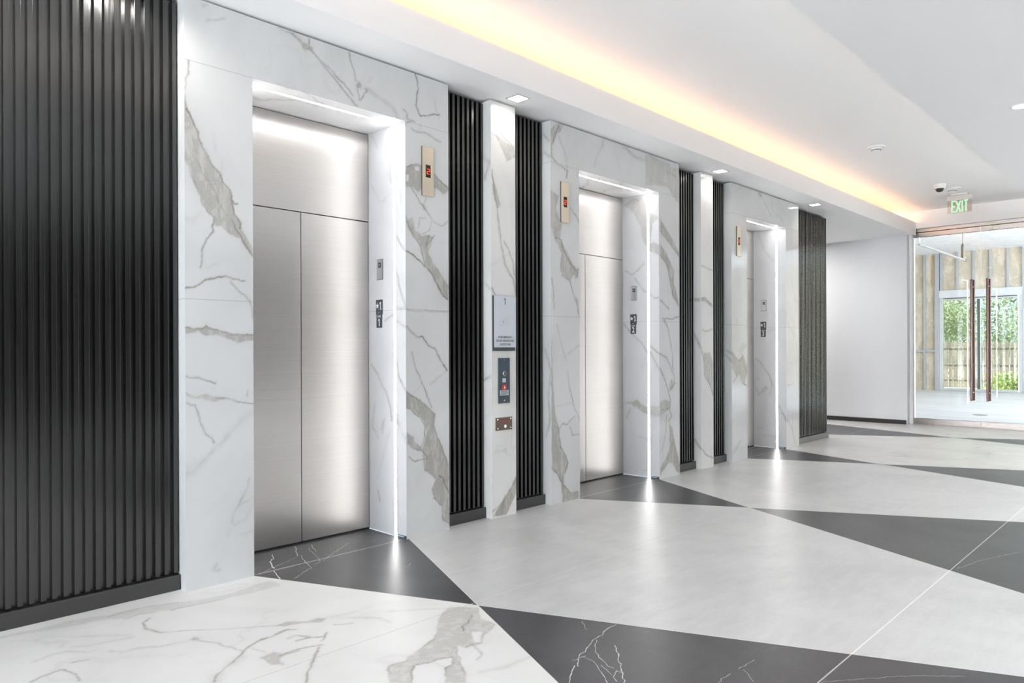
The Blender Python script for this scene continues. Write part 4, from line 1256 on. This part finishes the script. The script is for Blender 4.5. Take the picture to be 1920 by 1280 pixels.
def leaf_m(name, a, b):
    t = NT(name); oi = t.n('ShaderNodeNewGeometry'); r = oi.outputs['Random Per Island']
    c = t.mix(r, C(*a), C(*b)); t.bsdf(c, .5, 0, .3)
    tr = t.n('ShaderNodeBsdfTranslucent'); t.l(c, tr.inputs[0])
    mx = t.n('ShaderNodeMixShader'); mx.inputs[0].default_value = .35
    t.l(t.b.outputs[0], mx.inputs[1]); t.l(tr.outputs[0], mx.inputs[2]); t.l(mx.outputs[0], t.out.inputs[0])
    return t.mat
M['bark'] = simple('bark', (.16, .12, .08), .9, nscale=12, namp=.3)
def foliage(cen, rad, n, size, seed):
    rg = np.random.default_rng(seed)
    k = 26; cl = rg.normal(size=(k, 3)); cl /= np.linalg.norm(cl, axis=1)[:, None]; cl *= rg.uniform(.35, .95, (k, 1))
    ids = rg.integers(0, k, n)
    p = cl[ids]+rg.normal(scale=.17, size=(n, 3)); p = p*np.array(rad)+np.array(cen)
    u = rg.normal(size=(n, 3)); u /= np.linalg.norm(u, axis=1)[:, None]
    v = np.cross(u, rg.normal(size=(n, 3))); v /= np.linalg.norm(v, axis=1)[:, None]
    s = size*rg.uniform(.6, 1.3, (n, 1))
    mb = MB()
    A, B_, C_, D = p-u*s, p+v*s*.45, p+u*s, p-v*s*.45
    V = np.stack([A, B_, C_, D], 1).reshape(-1, 3)
    mb.v = [tuple(x) for x in V]; mb.f = [(4*i, 4*i+1, 4*i+2, 4*i+3) for i in range(n)]; mb.m = [0]*n
    return mb
def tree(x, y, h, rad, n, size, seed, mat, lab, cen=None):
    root = tag(empty('leafy_tree', (x, y, -.2)), lab, 'tree', 'trees behind the fence')
    mb = MB(); mb.cyl((0, 0, 0), 'z', .16, h, 12, r2=.07); mb.build('trunk', M['bark'], root)
    foliage((0, 0, h) if cen is None else cen, rad, n, size, seed).build('crown', mat, root, fix=False)
    return root
lm1 = leaf_m('sunlit_leaf', (.16, .26, .08), (.72, .80, .50)); lm2 = leaf_m('mid_leaf', (.12, .22, .09), (.50, .64, .36)); lm3 = leaf_m('lime_leaf', (.25, .40, .06), (.62, .72, .28))
tree(34.0, 4.6, 2.6, (1.6, 1.9, 2.3), 11000, .062, 1, lm1, 'bright sunlit tree with pale leaves behind the fence, left window half')
tree(36.5, .1, 2.8, (1.7, 2.1, 2.4), 11000, .062, 2, lm2, 'mid green tree behind the fence, right window half')
tree(44.0, 3.0, 3.6, (2.5, 5.5, 3.2), 9000, .10, 4, lm2, 'broad darker tree standing farthest behind the fence')
root = tag(empty('leafy_shrub', (29.6, .75, -.2)), 'low lime green shrub in front of the fence', 'shrub')
foliage((0, 0, .22), (.5, .95, .38), 2200, .075, 6).build('foliage', lm3, root, fix=False)
mb = MB(); mb.cyl((0, 0, 0), 'z', .02, .3, 8); mb.build('stem', M['bark'], root)

# ------------------------------------------------------------------ light
w = bpy.data.worlds.new('World'); SC.world = w; w.use_nodes = True
bg = w.node_tree.nodes['Background']; bg.inputs[0].default_value = (.80, .90, 1.0, 1); bg.inputs[1].default_value = 0.9
def area(name, loc, rot, sx, sy, power, col=(1, 1, 1), spread=None):
    l = bpy.data.lights.new(name, 'AREA'); l.shape = 'RECTANGLE'; l.size = sx; l.size_y = sy; l.energy = power; l.color = col
    if spread: l.spread = math.radians(spread)
    o = bpy.data.objects.new(name, l); o.location = loc; o.rotation_euler = rot; return link(o)
R90 = math.pi/2
# sky light and an added upward fill lamp outside the left end of the lobby
area('left_window_daylight', (-6.3, -2.83, 1.4), (R90, 0, -R90), 3.7, 2.7, 275, (.85, .925, 1.0))    # faces +X
area('left_upward_fill', (-7.6, -2.83, -.3), (R90*1.5, 0, -R90), 4.2, 3.0, 600, (.95, .975, 1.0))
area('outer_room_daylight', (19, -8.9, 2.2), (R90, 0, 0), 9, 3.6, 900, (.93, .965, 1.0))
for nm, x, pw in (('a', -1.8, 24), ('b', 1.4, 44), ('c', 4.6, 60), ('d', 7.8, 110), ('e', 10.6, 125)):  # added fill lamps under the lower ceiling, out of view
    area('lobby_fill_'+nm, (x, -6.1, ZR-.02), (0, 0, 0), 2.4, 1.6, pw, (.97, .985, 1.0), 140)
area('corridor_fill', (11.8, 2.2, ZS-.02), (0, 0, 0), 1.2, 2.4, 56, (1, .99, .98))  # added lamp to brighten the far wall
def spot(name, loc, power, col=(1, .95, .88), size=155, blend=.7, r=.035, aim=None):
    l = bpy.data.lights.new(name, 'SPOT'); l.energy = power; l.color = col; l.spot_size = math.radians(size); l.spot_blend = blend; l.shadow_soft_size = r
    o = bpy.data.objects.new(name, l); o.location = loc
    return link(o)
for x, y in ((1.15, -.13), (3.87, -.135), (6.975, -.13), (9.48, -.143), (-1.9, -.13)):
    spot('soffit_spot', (x, y, ZS-.012), 22 if x == 1.15 else 5)
s = bpy.data.lights.new('sun', 'SUN'); s.energy = 5.5; s.angle = math.radians(1); s.color = (1, .96, .88)
so = link(bpy.data.objects.new('sun', s)); so.rotation_euler = Vector((.55, -.5, -.75)).to_track_quat('-Z', 'Y').to_euler()

# ------------------------------------------------------------------ camera
cam = bpy.data.cameras.new('camera'); co = link(bpy.data.objects.new('camera', cam))
F = Vector((0.7135863, 0.7005672, -0.00044736)); R = Vector((0.7005620, -0.7135833, -0.00343399)); U = Vector((0.00272497, -0.00213705, 0.999994))
m = Matrix.Identity(4)
for i in range(3):
    m[i][0] = R[i]; m[i][1] = U[i]; m[i][2] = -F[i]
m.translation = Vector((0, -3.8617635, 1.27))
co.matrix_world = m
cam.sensor_width = 36; cam.sensor_fit = 'HORIZONTAL'; cam.lens = 25.07102; cam.shift_y = 0.0086216; cam.clip_end = 200; cam.clip_start = 0.05
SC.camera = co

# ------------------------------------------------------------------ look
SC.view_settings.view_transform = 'Standard'; SC.view_settings.look = 'None'
SC.view_settings.exposure = 0.47; SC.view_settings.gamma = 1.0
cy = SC.cycles
cy.use_denoising = True
try: cy.denoiser = 'OPENIMAGEDENOISE'
except Exception: pass
cy.max_bounces = 8; cy.diffuse_bounces = 5; cy.glossy_bounces = 4; cy.transmission_bounces = 6; cy.transparent_max_bounces = 12
cy.sample_clamp_indirect = 6.0; cy.caustics_reflective = False; cy.caustics_refractive = False; cy.blur_glossy = 0.5
